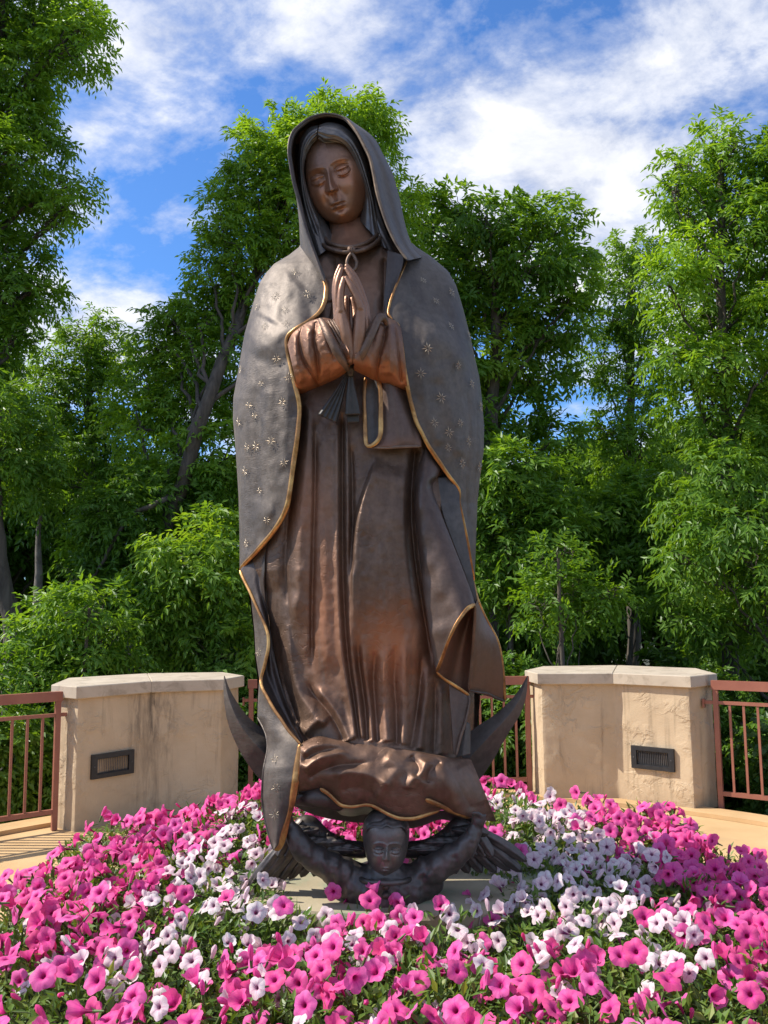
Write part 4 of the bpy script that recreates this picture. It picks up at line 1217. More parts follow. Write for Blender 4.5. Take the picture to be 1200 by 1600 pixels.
# ------------------------------------------------------------------ heads
def face_relief(u, v, turn=0.0, lids=1.0, child=False):
    """Height of a face over its egg shape, in metres at the scale where the eyes are 46 px apart; u to the right, v down, eyes at v = 3."""
    g = lambda cu, cv, su, sv: np.exp(-((u - cu) / su) ** 2 - ((v - cv) / sv) ** 2)
    h = np.zeros(u.shape)
    ns = turn
    for sx in (-1, 1):
        ex = sx * 21.0
        h -= .013 * g(ex * .95, 0, 12.5, 9.5)
        h -= .0055 * g(sx * 11.5 + ns * .4, 2, 4.5, 6)
        q = 1 - ((u - ex) / 11.5) ** 2 - ((v - 4) / 8.2) ** 2
        h += .0135 * np.sqrt(np.maximum(q, 0))
        # lids
        arc_u = 4 - 6.4 * np.sqrt(np.maximum(1 - ((u - ex) / 12.5) ** 2, 0))
        arc_m = 4 + lids * 2.4 * np.maximum(1 - ((u - ex) / 12) ** 2, 0) - (1 - lids) * 3.5
        arc_l = 4 + 6.2 * np.sqrt(np.maximum(1 - ((u - ex) / 12.5) ** 2, 0))
        inx = sstep(13.5, 11, np.abs(u - ex))
        h -= .0038 * np.exp(-((v - arc_u + 2.0) / 1.3) ** 2) * inx
        h += .0034 * sstep(arc_m + .8, arc_m - .4, v) * sstep(arc_u - 3, arc_u, v) * inx
        h -= .0028 * np.exp(-((v - arc_m - 1.2) / .9) ** 2) * inx
        h -= .0034 * sstep(arc_m + .4, arc_m + 1.6, v) * sstep(arc_l - .3, arc_l - 1.5, v) * sstep(12, 9.5, np.abs(u - ex))
        h += .0030 * np.exp(-((v - arc_l - .3) / 1.2) ** 2) * inx
        h -= .0022 * np.exp(-((v - arc_l - 3.4) / 1.8) ** 2) * inx
        if child:
            h -= .003 * g(ex, 3.5, 2.2, 2.2)
        else:
            h -= .0022 * g(ex - 1.5, 5.5, 2.6, 2.2)
        # brow
        bu = (u - sx * 20) / 17.0
        arc_b = -14.5 + 4.5 * bu ** 2 + (.6 * sx * bu)
        h += .0052 * np.exp(-((v - arc_b) / 3.0) ** 2) * np.exp(-bu ** 4)
        # cheeks, nostril wings
        h += .0075 * g(sx * 27, 26, 15, 15)
        h += .0095 * g(ns + sx * 6.2, 26.5, 3.6, 3.8)
        h -= .005 * g(ns + sx * 10.8, 28, 2.2, 5)
        h -= .004 * g(ns + sx * 15, 40, 5, 10)
        h -= .005 * g(sx * 46, 8, 14, 26)
    # nose
    cx = ns * sstep(-14, 24, v)
    wd = 3.6 + 2.6 * sstep(2, 25, v)
    prof = (.004 + .0285 * sstep(-16, 25, v)) * sstep(31.5, 27.2, v) * sstep(-22, 4, v)
    h += prof * np.exp(-np.abs((u - cx) / wd) ** 2.2)
    h -= .0055 * g(ns - 3.4, 30.4, 2.0, 1.3) + .0055 * g(ns + 3.4, 30.4, 2.0, 1.3)
    # mouth
    m = ns * .95
    du = (u - m)
    h += .007 * np.exp(-(du / 14) ** 2 - ((v - 48) / 11) ** 2)
    h -= .002 * g(m, 38, 2.2, 4)
    mline = 50 + .012 * du ** 2 * (0.7 if child else 1.0)
    wide = sstep(13.5, 9, np.abs(du))
    h += .0062 * np.exp(-((v - mline + 3.1) / 2.3) ** 2) * sstep(13, 2, np.abs(du))
    h -= .0068 * np.exp(-((v - mline) / 1.15) ** 2) * wide
    h += .0088 * np.exp(-((v - mline - 4.0) / 2.7) ** 2) * sstep(11, 1, np.abs(du))
    h -= .0045 * np.exp(-(du / 8) ** 2 - ((v - 60) / 2.8) ** 2)
    h += .0125 * np.exp(-((u - m * 1.1) / 11) ** 2 - ((v - 69) / 7.5) ** 2)
    return h * 1.35


def head_solid(name, outline, o, down, k, depth0, dfront, dback, mat, rub, **kw):
    """Egg-shaped head with a face. outline: closed pixel contour; o: point between the eyes; down: the face's axis; k: size relative to 46 px eyes."""
    na, nr_ = 150, 84
    O = resample(np.vstack([outline, outline[:1]]), na + 1)[:na]
    c = O.mean(0)
    al = np.linspace(0, math.pi / 2, nr_)
    rr = np.sin(al)
    X = c[0] + rr[:, None] * (O[None, :, 0] - c[0]); Y = c[1] + rr[:, None] * (O[None, :, 1] - c[1])
    dn = np.asarray(down, float) / np.hypot(*down); rt = np.array([dn[1], -dn[0]])
    u = ((X - o[0]) * rt[0] + (Y - o[1]) * rt[1]) / k
    v = ((X - o[0]) * dn[0] + (Y - o[1]) * dn[1]) / k
    egg = np.cos(al)[:, None] ** 0.85 * np.ones_like(X)
    Df = depth0 + dfront * egg + k * face_relief(u, v, **kw) * sstep(0.0, .35, egg)
    Db = depth0 - dback * np.cos(al)[::-1][:, None] ** 0.9 * np.ones_like(X)
    Xb = c[0] + rr[::-1, None] * (O[None, :, 0] - c[0]); Yb = c[1] + rr[::-1, None] * (O[None, :, 1] - c[1])
    Xa = np.vstack([X, Xb[1:]]); Ya = np.vstack([Y, Yb[1:]]); Da = np.vstack([Df, Db[1:]])
    n = Xa.shape[0]
    Xa = np.hstack([Xa, Xa[:, :1]]); Ya = np.hstack([Ya, Ya[:, :1]]); Da = np.hstack([Da, Da[:, :1]])
    r = rub(np.hstack([u, u[:, :1]]), np.hstack([v, v[:, :1]]))
    r = np.vstack([r, np.zeros((n - len(r), r.shape[1]))])
    V = sp_(Xa, Ya, Da).reshape(-1, 3)
    return V, grid_faces(n, na + 1, 0, False), r.ravel()


face_out = [(497, 196), (480, 216), (473, 240), (473.5, 262), (476.5, 280), (481, 299), (488.5, 318), (499, 334), (513, 346), (530, 351.5), (546, 349), (559, 340), (569, 324), (575.5, 303), (578, 268), (572, 238), (560, 213), (540, 197), (518, 191)]
frub = lambda u, v: np.clip(.22 + 1.25 * (.6 * np.exp(-((u - 24) / 20) ** 2 - ((v - 24) / 24) ** 2) + .5 * np.exp(-((u + 26) / 18) ** 2 - ((v - 28) / 24) ** 2) + .28 * np.exp(-((np.abs(u) - 21) / 12) ** 2 - ((v + 6) / 10) ** 2) + .45 * np.exp(-(u / 20) ** 2 - ((v - 68) / 14) ** 2)), 0, 1)
Vh, Fh, rh = head_solid('head', face_out, (514.5, 270), (.37, .93), 1.0, .055, .115, .10, None, frub, turn=-6.0, lids=.12)
mb = MB().add(Vh, Fh)
# neck, one continuous figure with the head
NP = np.array([(541, 318, -.01, 32), (543, 335, .0, 31), (546, 352, .03, 31), (549, 368, .06, 35), (552, 384, .095, 45)], float)
NPr = resample(NP, 26)
q = np.linspace(0, 2 * math.pi, 41)
xn = NPr[:, :1] + NPr[:, 3:] * np.cos(q)[None]; yn = NPr[:, 1:2] + 3 * np.cos(q)[None] * -1 + 4 * np.sin(q)[None]
dn_ = NPr[:, 2:3] + (NPr[:, 3:] * YS / FPX * 1.0) * np.sin(q)[None] * .95
dn_ += .008 * np.exp(-((xn - NPr[:, :1] + 10 - 10 * np.linspace(0, 1, 26)[:, None]) / 4) ** 2) - .004 * np.exp(-((xn - NPr[:, :1]) / 5) ** 2)
mb.add(sp_(xn, yn, dn_).reshape(-1, 3), grid_faces(26, 41))
head = mb.build('head', M['skin'], statue, attrs={'rub': np.concatenate([rh, np.full(26 * 41, .45)])})

# hair: a parted cap and two long falls inside the hood
hair = MB()


def lock(A, B, dA, dB, bulge, nt=60, ns=26, strands=3, amp=.0026):
    X, Y, S, T = ruled(A, B, nt, ns)
    dA = np.interp(T, np.linspace(0, 1, len(dA)), dA); dB = np.interp(T, np.linspace(0, 1, len(dB)), dB)
    D = dA * (1 - S) + dB * S + bulge * np.sin(math.pi * S) ** .7 + amp * np.sin(S * strands * 2 * math.pi + 2.2 * np.sin(T * 5)) * np.sin(math.pi * S) ** .5
    V = sp_(X, Y, D).reshape(-1, 3); n = len(V)
    hair.add(np.vstack([V, V + np.array([0, .03, 0])]), np.vstack([grid_faces(nt, ns, 0, True), grid_faces(nt, ns, n, False)]))


lock([(494, 213), (486, 222), (478, 237), (474.5, 256), (476, 276), (482, 300), (494, 325), (504, 345)], [(497, 195), (481, 201), (469, 219), (466, 245), (467, 275), (471, 310), (479, 345), (492, 385)],
     [.165, .16, .145, .125, .11, .09, .07, .06], [.14, .125, .11, .10, .09, .08, .08, .10], .026)
lock([(496, 212), (507, 219), (523, 219), (540, 228), (553, 248), (563, 275), (569, 300), (566, 322), (562, 345)], [(499, 195), (514, 191), (535, 196), (555, 212), (568, 238), (577, 270), (585, 310), (592, 345), (604, 388)],
     [.17, .172, .165, .15, .135, .115, .095, .08, .07], [.145, .145, .135, .12, .11, .10, .09, .09, .11], .028)
lock([(480, 290), (492, 322), (511, 350), (524, 380)], [(466, 290), (473, 325), (481, 355), (497, 400)], [.07, .06, .06, .10], [.08, .08, .09, .14], .02, strands=3, amp=.0018)
lock([(571, 300), (568, 325), (572, 350), (584, 378)], [(584, 290), (592, 325), (603, 360), (618, 396)], [.07, .05, .06, .09], [.09, .09, .10, .13], .025, strands=3, amp=.0018)
hair.build('hair', M['hair'], statue)

# collar, brooch and pendant loop
col = empty('collar', parent=None) if False else None
cb = MB()
cb.tube(sp_(*resample([(508, 372, .10), (514, 379, .14), (530, 384.5, .185), (549, 386, .20), (570, 380.5, .185), (585, 371, .14), (590, 364, .10)], 40).T), .0085, 8)
cb.tube(sp_(*resample([(503, 381, .11), (511, 387, .15), (530, 393, .195), (549, 394.5, .208), (572, 389, .195), (588, 379, .15), (596, 370, .10)], 40).T), .0095, 8)
collar = cb.build('collar', M['robe'], statue)
th_ = np.linspace(0, 2 * math.pi, 33)
br = MB()
for rr_, dd in ((5.0, .224), (3.2, .230)):
    br.tube(sp_(549 + rr_ * np.cos(th_), 390 + rr_ * np.sin(th_), np.full(33, dd)), .0035, 6, cap=False)
ring = sp_(549 + 5 * np.cos(th_[:-1]), 390 + 5 * np.sin(th_[:-1]), np.full(32, .222))
br.add(np.vstack([ring, sp_(549, 390, .232)]), [[i, (i + 1) % 32, 32] for i in range(32)])
br.tube(sp_(np.array([546, 549, 552]), np.array([390, 390, 390]), np.full(3, .234)), .002, 6)
br.tube(sp_(np.array([549, 549, 549]), np.array([387, 390, 393]), np.full(3, .234)), .002, 6)
brooch = br.build('brooch', M['skin'], statue)
lp = [(549, 396, .225), (544.5, 402, .225), (542, 411, .226), (545, 420, .226), (550, 423.5, .226), (555.5, 420, .226), (557.5, 411, .226), (554, 402, .225), (549.5, 396, .225)]
MB().tube(sp_(*resample(lp, 44).T), .0068, 8).build('pendant_loop', M['robe'], statue, attrs=None)

# lining of the mantle seen beside the chest on the right
X, Y, S, T = ruled([(606, 390), (603, 430), (600, 470), (603, 500)], [(630, 398), (630, 412), (619, 445), (608, 492)], 50, 20)
shell('mantle_lining', X, Y, .180 + .03 * S ** 2 + .02 * T, .008, M['lining'])

# ------------------------------------------------------------------ sleeves
def sleeve(A, B, dA, dB, bulge, fl, rubc):
    X, Y, S, T = ruled(A, B, 110, 90)
    dA = np.interp(T, np.linspace(0, 1, len(dA)), dA); dB = np.interp(T, np.linspace(0, 1, len(dB)), dB)
    D = dA * (1 - S) + dB * S + bulge * np.maximum(1 - (2 * S - 1) ** 2, 0) ** .6 + folds(X, Y, fl) + .004 * vnoise(X / 6, Y / 6, 4)
    rub = np.clip(.25 + .85 * sstep(.35, 1.1, S), 0, 1)
    return shell('sleeve', X, Y, D, .03, M['robe'], rub=rub)


sl = sleeve([(449, 538), (456, 522), (468, 512), (480, 504), (492, 499), (503, 496.5), (513, 497.5), (524, 502), (534, 517), (543, 537)],
            [(466, 612), (474, 611), (486, 606), (498, 601), (508, 597), (518, 592.5), (527, 588), (536, 582), (543, 576), (548, 566)],
            [.29, .31, .33, .35, .37, .39, .40, .41, .42, .43], [.27, .28, .29, .30, .32, .33, .35, .37, .39, .41], .085,
            [('c', .022, 3, [(473, 509), (468, 530), (474, 560), (488, 585), (497, 601)], 0, (.0, .0)), ('c', .018, 3, [(494, 500), (491, 530), (496, 560), (499, 600)], 0, (.05, .05)),
             ('r', .016, 7, [(484, 506), (480, 530), (486, 566), (495, 596)], 0, (.1, .1)), ('r', .014, 6, [(460, 520), (462, 560), (474, 600)], 0, (.1, .1)), ('c', .012, 3, [(506, 500), (512, 530), (524, 566)], 0, (.1, .1))], 0)
sr = sleeve([(555.5, 548), (563, 533), (572, 518), (580, 506), (588, 498), (596, 494), (606, 496), (613, 499), (620, 503), (627, 513)],
            [(553, 575), (562, 580), (571, 584), (580, 589), (590, 593), (599, 597), (608, 600), (617, 603.5), (627, 607), (637, 610)],
            [.43, .42, .41, .405, .40, .385, .37, .35, .33, .31], [.41, .39, .37, .36, .34, .33, .32, .31, .30, .29], .080,
            [('c', .020, 3, [(603, 497), (600, 530), (592, 560), (588, 590)], 0, (.0, .0)), ('r', .014, 6, [(610, 500), (610, 540), (608, 590)], 0, (.1, .1)),
             ('c', .014, 3, [(616, 505), (622, 550), (628, 602)], 0, (.1, .1)), ('r', .012, 6, [(594, 500), (588, 540), (578, 580)], 0, (.1, .1))], 0)
# rolled cuffs with pleats behind them
cu = MB()
cu.tube(sp_(*resample([(501, 500, .43), (507, 509, .455), (516, 528, .485), (527, 550, .49), (538, 568, .47), (543, 578, .43)], 40).T), np.interp(np.linspace(0, 1, 40), [0, .15, .8, 1], [.010, .017, .016, .008]), 12)
cu.build('cuff', M['robe'], sl)
cu = MB()
cu.tube(sp_(*resample([(604, 508, .41), (601, 499, .425), (594.5, 496, .44), (588, 503, .455), (580, 522, .475), (571, 543, .48), (563, 560, .465), (557, 572, .43)], 46).T), np.interp(np.linspace(0, 1, 46), [0, .15, .8, 1], [.008, .016, .015, .008]), 12)
cu.build('cuff', M['robe'], sr)
for sgn, par, lines in ((1, sl, [[(517, 500, .45), (530, 522, .475), (545, 550, .465)], [(521, 500, .455), (534, 522, .48), (547, 548, .47)], [(513, 501, .445), (526, 526, .475), (542, 556, .465)]]),
                        (-1, sr, [[(585, 505, .45), (572, 524, .47), (557, 548, .46)], [(582, 504, .45), (568, 523, .475), (555.5, 544, .47)], [(588, 508, .44), (576, 528, .465), (560, 552, .46)]])):
    for l in lines:
        MB().tube(sp_(*resample(l, 24).T), .0055, 8).build('pleat', M['robe'], par)


# ------------------------------------------------------------------ hands
def remesh_obj(name, mb, voxel, mat, parent, smooth_it=6, rub=None, rough=0.0):
    o = mb.build(name, mat, None)
    r = o.modifiers.new('r', 'REMESH'); r.mode = 'VOXEL'; r.voxel_size = voxel; r.use_smooth_shade = True
    s = o.modifiers.new('s', 'SMOOTH'); s.factor = 0.5; s.iterations = smooth_it
    dg = bpy.context.evaluated_depsgraph_get()
    me = bpy.data.meshes.new_from_object(o.evaluated_get(dg))
    me.name = name
    o.modifiers.clear()
    old = o.data
    o.data = me
    bpy.data.meshes.remove(old)
    if not me.materials: me.materials.append(mat)
    me.polygons.foreach_set('use_smooth', np.ones(len(me.polygons), bool))
    if rub is not None:
        a_ = me.attributes.new('rub', 'FLOAT', 'POINT'); a_.data.foreach_set('value', np.full(len(me.vertices), rub, np.float32))
    if rough:
        co = np.empty(len(me.vertices) * 3, np.float32); me.vertices.foreach_get('co', co); co = co.reshape(-1, 3)
        nn = np.empty(len(me.vertices) * 3, np.float32); me.vertices.foreach_get('normal', nn); nn = nn.reshape(-1, 3)
        w_ = vnoise(co[:, 0] * 55 + co[:, 2] * 30, co[:, 2] * 55 - co[:, 0] * 30, 41) + .8 * np.sin(co[:, 0] * 130 + 4 * vnoise(co[:, 2] * 14, co[:, 0] * 9, 43)) * (np.abs(co[:, 0] + .02) > .1) * .5
        co = co + nn * (rough * w_)[:, None]
        me.vertices.foreach_set('co', co.ravel()); me.update()
    o.parent = parent
    return o


def capsule(mb, pts, seg=14):
    """pts: rows px, py, depth, radius px; a tapered tube with round ends, one per call."""
    P = np.asarray(pts, float)
    Q = resample(P, max(8, 5 * len(P)))
    C = sp_(Q[:, 0], Q[:, 1], Q[:, 2]); R = Q[:, 3] * YS / FPX
    t0 = (C[0] - C[1]) / np.linalg.norm(C[0] - C[1]); t1 = (C[-1] - C[-2]) / np.linalg.norm(C[-1] - C[-2])
    ca = np.array([.98, .85, .6, .3]); sa = np.sqrt(1 - ca ** 2)
    C = np.vstack([C[0] + t0 * (ca * R[0])[:, None], C, C[-1] + t1 * (ca[::-1] * R[-1])[:, None]])
    R = np.concatenate([sa * R[0], R, sa[::-1] * R[-1]])
    mb.tube(C, R, seg, 1.0, (0.05, -1, 0.1))


def hand(m, s):
    """Praying hand. m: its fingers and palm in px; the little finger's edge faces the viewer."""
    mb = MB()
    for f in m['fingers']: capsule(mb, f)
    for p in m['palm']: capsule(mb, p)
    return remesh_obj('hand', mb, .0030, M['skin'], statue, 3, rub=.35)


hand({'fingers': [[(533.5, 486, .487, 5.6), (532.5, 470, .492, 5.3), (533.5, 452, .494, 4.8), (537.5, 435, .488, 3.8)],
                  [(528.5, 484, .462, 5.6), (526.5, 462, .466, 5.3), (528, 440, .468, 4.8), (534, 421, .462, 3.7)],
                  [(526.5, 482, .434, 5.6), (524, 456, .436, 5.3), (526, 434, .438, 4.8), (532, 416, .434, 3.7)],
                  [(526, 484, .406, 5.4), (524.5, 458, .406, 5.1), (527, 438, .406, 4.6), (533, 423, .404, 3.6)],
                  [(541, 508, .395, 6.4), (541, 486, .376, 5.6), (542, 466, .366, 4.6)]],
      'palm': [[(533.5, 486, .480, 6.8), (541, 520, .475, 9.0), (547, 560, .455, 9.0)], [(529, 484, .458, 6.8), (535, 520, .452, 9.5), (543, 560, .440, 10)],
               [(527.5, 484, .432, 6.8), (533, 520, .428, 9.5), (542, 560, .425, 10)], [(527, 486, .408, 6.4), (534, 520, .408, 9.0), (543, 560, .412, 9.5)],
               [(541, 508, .398, 7), (544, 540, .41, 9)]]}, -1)
hand({'fingers': [[(563, 482, .490, 5.6), (557, 464, .495, 5.2), (549, 448, .496, 4.7), (541, 435, .490, 3.7)],
                  [(567, 478, .464, 5.6), (559.5, 457, .468, 5.2), (551, 437, .469, 4.7), (541.5, 421, .464, 3.7)],
                  [(570, 476, .436, 5.6), (563, 453, .438, 5.2), (553.5, 432, .440, 4.7), (542, 416, .436, 3.7)],
                  [(571, 478, .408, 5.4), (564, 456, .408, 5.0), (555, 436, .408, 4.5), (543.5, 423, .406, 3.6)],
                  [(558, 508, .395, 6.4), (555, 486, .376, 5.6), (551, 468, .366, 4.6)]],
      'palm': [[(563, 482, .482, 6.8), (561.5, 520, .476, 9.0), (557, 560, .455, 9.0)], [(567, 480, .460, 6.8), (568, 518, .452, 9.5), (561, 560, .440, 10)],
               [(569.5, 478, .434, 6.8), (570.5, 518, .428, 9.5), (562, 560, .425, 10)], [(570.5, 480, .410, 6.4), (569.5, 518, .408, 9.0), (561, 560, .412, 9.5)],
               [(558, 508, .398, 7), (558, 540, .41, 9)]]}, 1)

# ------------------------------------------------------------------ sash: bow tails and hanging loop
def strip(name, A, B, d0, d1, mat, rows=40, cols=18, pleats=0, amp=.006, th=.012, bulge=0.0, rub=None, parent=statue, by_y=False, smooth=True):
    X, Y, S, T = ruled(A, B, rows, cols, by_y, smooth)
    D = d0 + (d1 - d0) * T + bulge * np.sin(math.pi * S)
    if pleats: D = D + amp * np.abs(np.sin(S * pleats * math.pi)) * sstep(0, .4, T)
    return shell(name, X, Y, D, th, mat, parent, rub=rub)


strip('bow_tail', [(543, 574), (532, 597), (515, 622), (497, 647)], [(549, 574), (541, 600), (534, 632), (526, 661)], .36, .335, M['bow'], pleats=4, amp=.010)
strip('bow_tail', [(546, 574), (543, 600), (540.5, 625), (539.5, 648)], [(552, 574), (554, 600), (559, 625), (563, 647)], .365, .345, M['bow'], pleats=2, amp=.005)
strip('bow_tail', [(541, 640), (543, 661)], [(560, 640), (561, 660)], .325, .32, M['bow'], rows=10)
capsule_mb = MB(); capsule(capsule_mb, [(546.5, 566, .36, 5), (547.5, 574, .375, 7.5), (548, 584, .365, 5)])
capsule_mb.build('bow_knot', M['bow'], statue)
X, Y, S, T = ruled([(591, 588), (594, 620), (595, 650), (594.5, 676), (589, 690), (577, 698)], [(637, 606), (643, 630), (650, 655), (656, 675), (659, 688), (659, 697)], 70, 40)
D = .30 + .012 * T + .026 * np.sin(math.pi * np.minimum(S * 1.15, 1)) - .03 * S ** 3
loop_ = shell('sash_loop', X, Y, D, .02, M['lining'], rub=.15 + .35 * sstep(.75, 1, T))
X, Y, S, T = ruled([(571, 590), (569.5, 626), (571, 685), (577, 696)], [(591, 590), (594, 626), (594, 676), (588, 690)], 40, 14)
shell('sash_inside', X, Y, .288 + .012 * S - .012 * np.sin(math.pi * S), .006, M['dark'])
trim('trim', [(589, 588), (594.5, 610), (595, 650), (594.5, 678), (589, 690), (580, 696.5), (574.5, 696), (571.5, 688), (570, 650), (569.3, 620), (571, 590)],
     [.318, .325, .328, .33, .33, .325, .318, .312, .306, .304, .302], 6.6, loop_)
trim('trim', [(578, 699), (600, 699.5), (630, 698), (658, 697)], [.315, .33, .332, .30], 4.0, loop_, mat=M['robe'])

# ------------------------------------------------------------------ lining falls on the left, outer mantle flap below
LA = [(374.6, 891), (380, 904), (389.8, 923.6), (399, 944), (407, 962), (414, 977), (418.6, 991), (419.5, 1003), (418.6, 1016), (412.8, 1042), (408, 1060), (409.5, 1074), (418, 1090), (428, 1108), (440, 1125), (451, 1142), (470, 1163)]
LB = [(440, 812), (424, 842), (414, 870), (415, 930), (422, 985), (432, 1040), (446, 1090), (462, 1130), (474, 1158)]
LAd = tab([(891, .075), (924, .13), (962, .18), (991, .215), (1016, .225), (1042, .225), (1060, .225), (1090, .27), (1125, .32), (1163, .37)])
X, Y, S, T = ruled(LA, LB, 120, 34)
dB = robe_depth(X[:, -1], Y[:, -1])[:, None] + .012
D = LAd(Y[:, :1]) * (1 - S) + dB * S - .02 * np.sin(math.pi * S) + .010 * np.sin(S * 9 + T * 2) * np.sin(math.pi * S)
lin = shell('mantle_lining', X, Y, D, .008, M['lining'])
trim('trim', LA, lambda x, y: LAd(y) + .004, 4.6, lin)
FA = [(391, 925), (397.5, 985), (399.4, 1023), (405, 1061), (403, 1095), (402, 1121), (410, 1135), (415.8, 1149), (418, 1171), (411.5, 1206), (409.3, 1245), (413.7, 1278), (420, 1305), (427.5, 1328)]
FB = [(391, 925), (407, 962), (418.6, 991), (418.4, 1016), (412.8, 1042), (408.5, 1061), (411, 1076), (428, 1108), (451, 1142), (470.5, 1162), (466, 1193), (461.5, 1223), (455, 1262), (446, 1294), (437.5, 1320), (428, 1328)]
X, Y, S, T = ruled(FA, FB, 170, 40, by_y=True)
fd = tab([(920, .10), (990, .17), (1040, .19), (1070, .20), (1110, .26), (1162, .355), (1220, .385), (1260, .375), (1300, .35), (1330, .33)])
fl = tab([(920, .08), (1060, .06), (1100, .10), (1150, .22), (1200, .28), (1260, .28), (1330, .30)])
D = fl(Y) * (1 - S) + fd(Y) * S + .035 * np.sin(math.pi * S ** .8) * sstep(1080, 1160, Y) + .008 * vnoise(X / 14, Y / 22, 9)
flap = shell('mantle_flap', X, Y, D, .012, M['mantle'])
flapd = lambda x, y: np.interp(y, Y[:, 0], np.arange(len(Y))) * 0 + (fl(y) * .45 + fd(y) * .55 + .035 * sstep(1080, 1160, y))
trim('trim', [(470.5, 1162), (466, 1193), (461.5, 1223), (455, 1262), (446, 1294), (437.5, 1320), (429, 1328)], lambda x, y: fd(y) + .006, 9.0, flap)
trim('trim', [(402, 1121), (410, 1135), (415.8, 1149), (418, 1171), (411.5, 1206), (409.3, 1245), (413.7, 1278), (420, 1305), (427.5, 1328)], lambda x, y: fl(y) + .004, 3.0, flap, mat=M['mantle'])

# ------------------------------------------------------------------ cascading folds on the right
F1A = [(664, 700), (658, 716), (650, 744), (646.6, 786), (650, 820), (654, 855), (658, 890), (662, 927), (668, 970), (674, 1010), (681, 1048)]
F1B = [(682, 716), (688, 730), (684, 744), (676, 762), (689, 801), (698, 825), (708, 851), (718, 876), (727, 900), (735, 922), (742.5, 944)]
X, Y, S, T = ruled(F1A, F1B, 150, 60)
D = (.245 + .085 * T) * (1 - S) + (.225 + .125 * T) * S + .055 * np.sin(math.pi * S) ** .8 * sstep(0, .3, T + .1) + .010 * np.sin(S * 7 + T * 3) * T
D += .010 * vnoise(X / 16, Y / 22, 12)
Y = Y - 15 * np.sin(math.pi * S) * T ** 8
casc = shell('cascade_fold', X, Y, D, .014, M['lining'], rub=.12)
trim('trim', [(742.5, 944), (731, 950.5), (721, 963), (711.8, 977), (703, 995), (696.5, 1012), (688, 1036), (682, 1050)], [.357, .385, .408, .418, .418, .405, .375, .342], 5.0, casc)
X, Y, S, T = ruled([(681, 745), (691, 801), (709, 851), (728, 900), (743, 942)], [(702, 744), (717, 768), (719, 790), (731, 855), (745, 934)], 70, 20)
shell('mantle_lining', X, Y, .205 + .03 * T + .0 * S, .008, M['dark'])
X, Y, S, T = ruled([(742, 946), (722, 964), (706, 990), (695, 1016), (682.5, 1050)], [(742.5, 947), (741, 980), (739, 1010), (736, 1045), (733, 1087)], 70, 36)
D = .325 * (1 - S) + (.335 - .07 * T) * S - .07 * np.sin(math.pi * S) * sstep(0, .2, T)
f2 = shell('cascade_fold', X, Y, D, .010, M['lining'], rub=.55 * (1 - .4 * S))
trim('trim', [(742.5, 946), (741, 980), (739, 1010), (736, 1045), (733, 1078)], [.345, .32, .30, .285, .27], 4.4, f2, mat=M['robe'])
trim('trim', [(681.5, 1050), (694, 1061), (708, 1069.5), (721, 1078), (733.5, 1087)], [.335, .31, .29, .275, .265], 4.4, f2)
X, Y, S, T = ruled([(743, 945), (741, 980), (739, 1010), (736, 1045), (733, 1079)], [(746, 936), (761, 970), (777, 1001), (785, 1040), (789.5, 1096)], 80, 36)
D = (.335 - .07 * T) * (1 - S) + (.18 - .08 * T) * S - .03 * np.sin(math.pi * S) * T
f3 = shell('cascade_fold', X, Y, D, .012, M['lining'], rub=.35)
trim('trim', [(740, 908), (746, 935), (752, 951), (761, 970), (777, 1001), (785, 1040), (789.5, 1095)], [.12, .185, .175, .16, .135, .12, .105], 4.0, f3)
trim('trim', [(733, 1079), (748, 1082), (762, 1084.5), (776, 1091), (789.5, 1096)], [.27, .235, .20, .15, .105], 3.6, f3, mat=M['lining'])
X, Y, S, T = ruled([(702, 1062), (703, 1090), (706, 1130), (709, 1178)], [(732, 1086), (733.5, 1100), (727, 1130), (714, 1180)], 60, 26)
f4 = shell('cascade_fold', X, Y, .275 + .04 * T - .01 * S, .012, M['lining'], rub=.15)
trim('trim', [(733, 1086), (733.5, 1100), (727, 1130), (720, 1152), (713, 1180)], [.272, .28, .295, .305, .315], 3.2, f4, mat=M['robe'])
X, Y, S, T = ruled([(722, 1128), (718, 1150), (713, 1184)], [(730, 1128), (735, 1136), (735, 1178)], 30, 16)
shell('cascade_fold', X, Y, .24 + .03 * T + .02 * np.sin(math.pi * S), .012, M['mantle'])

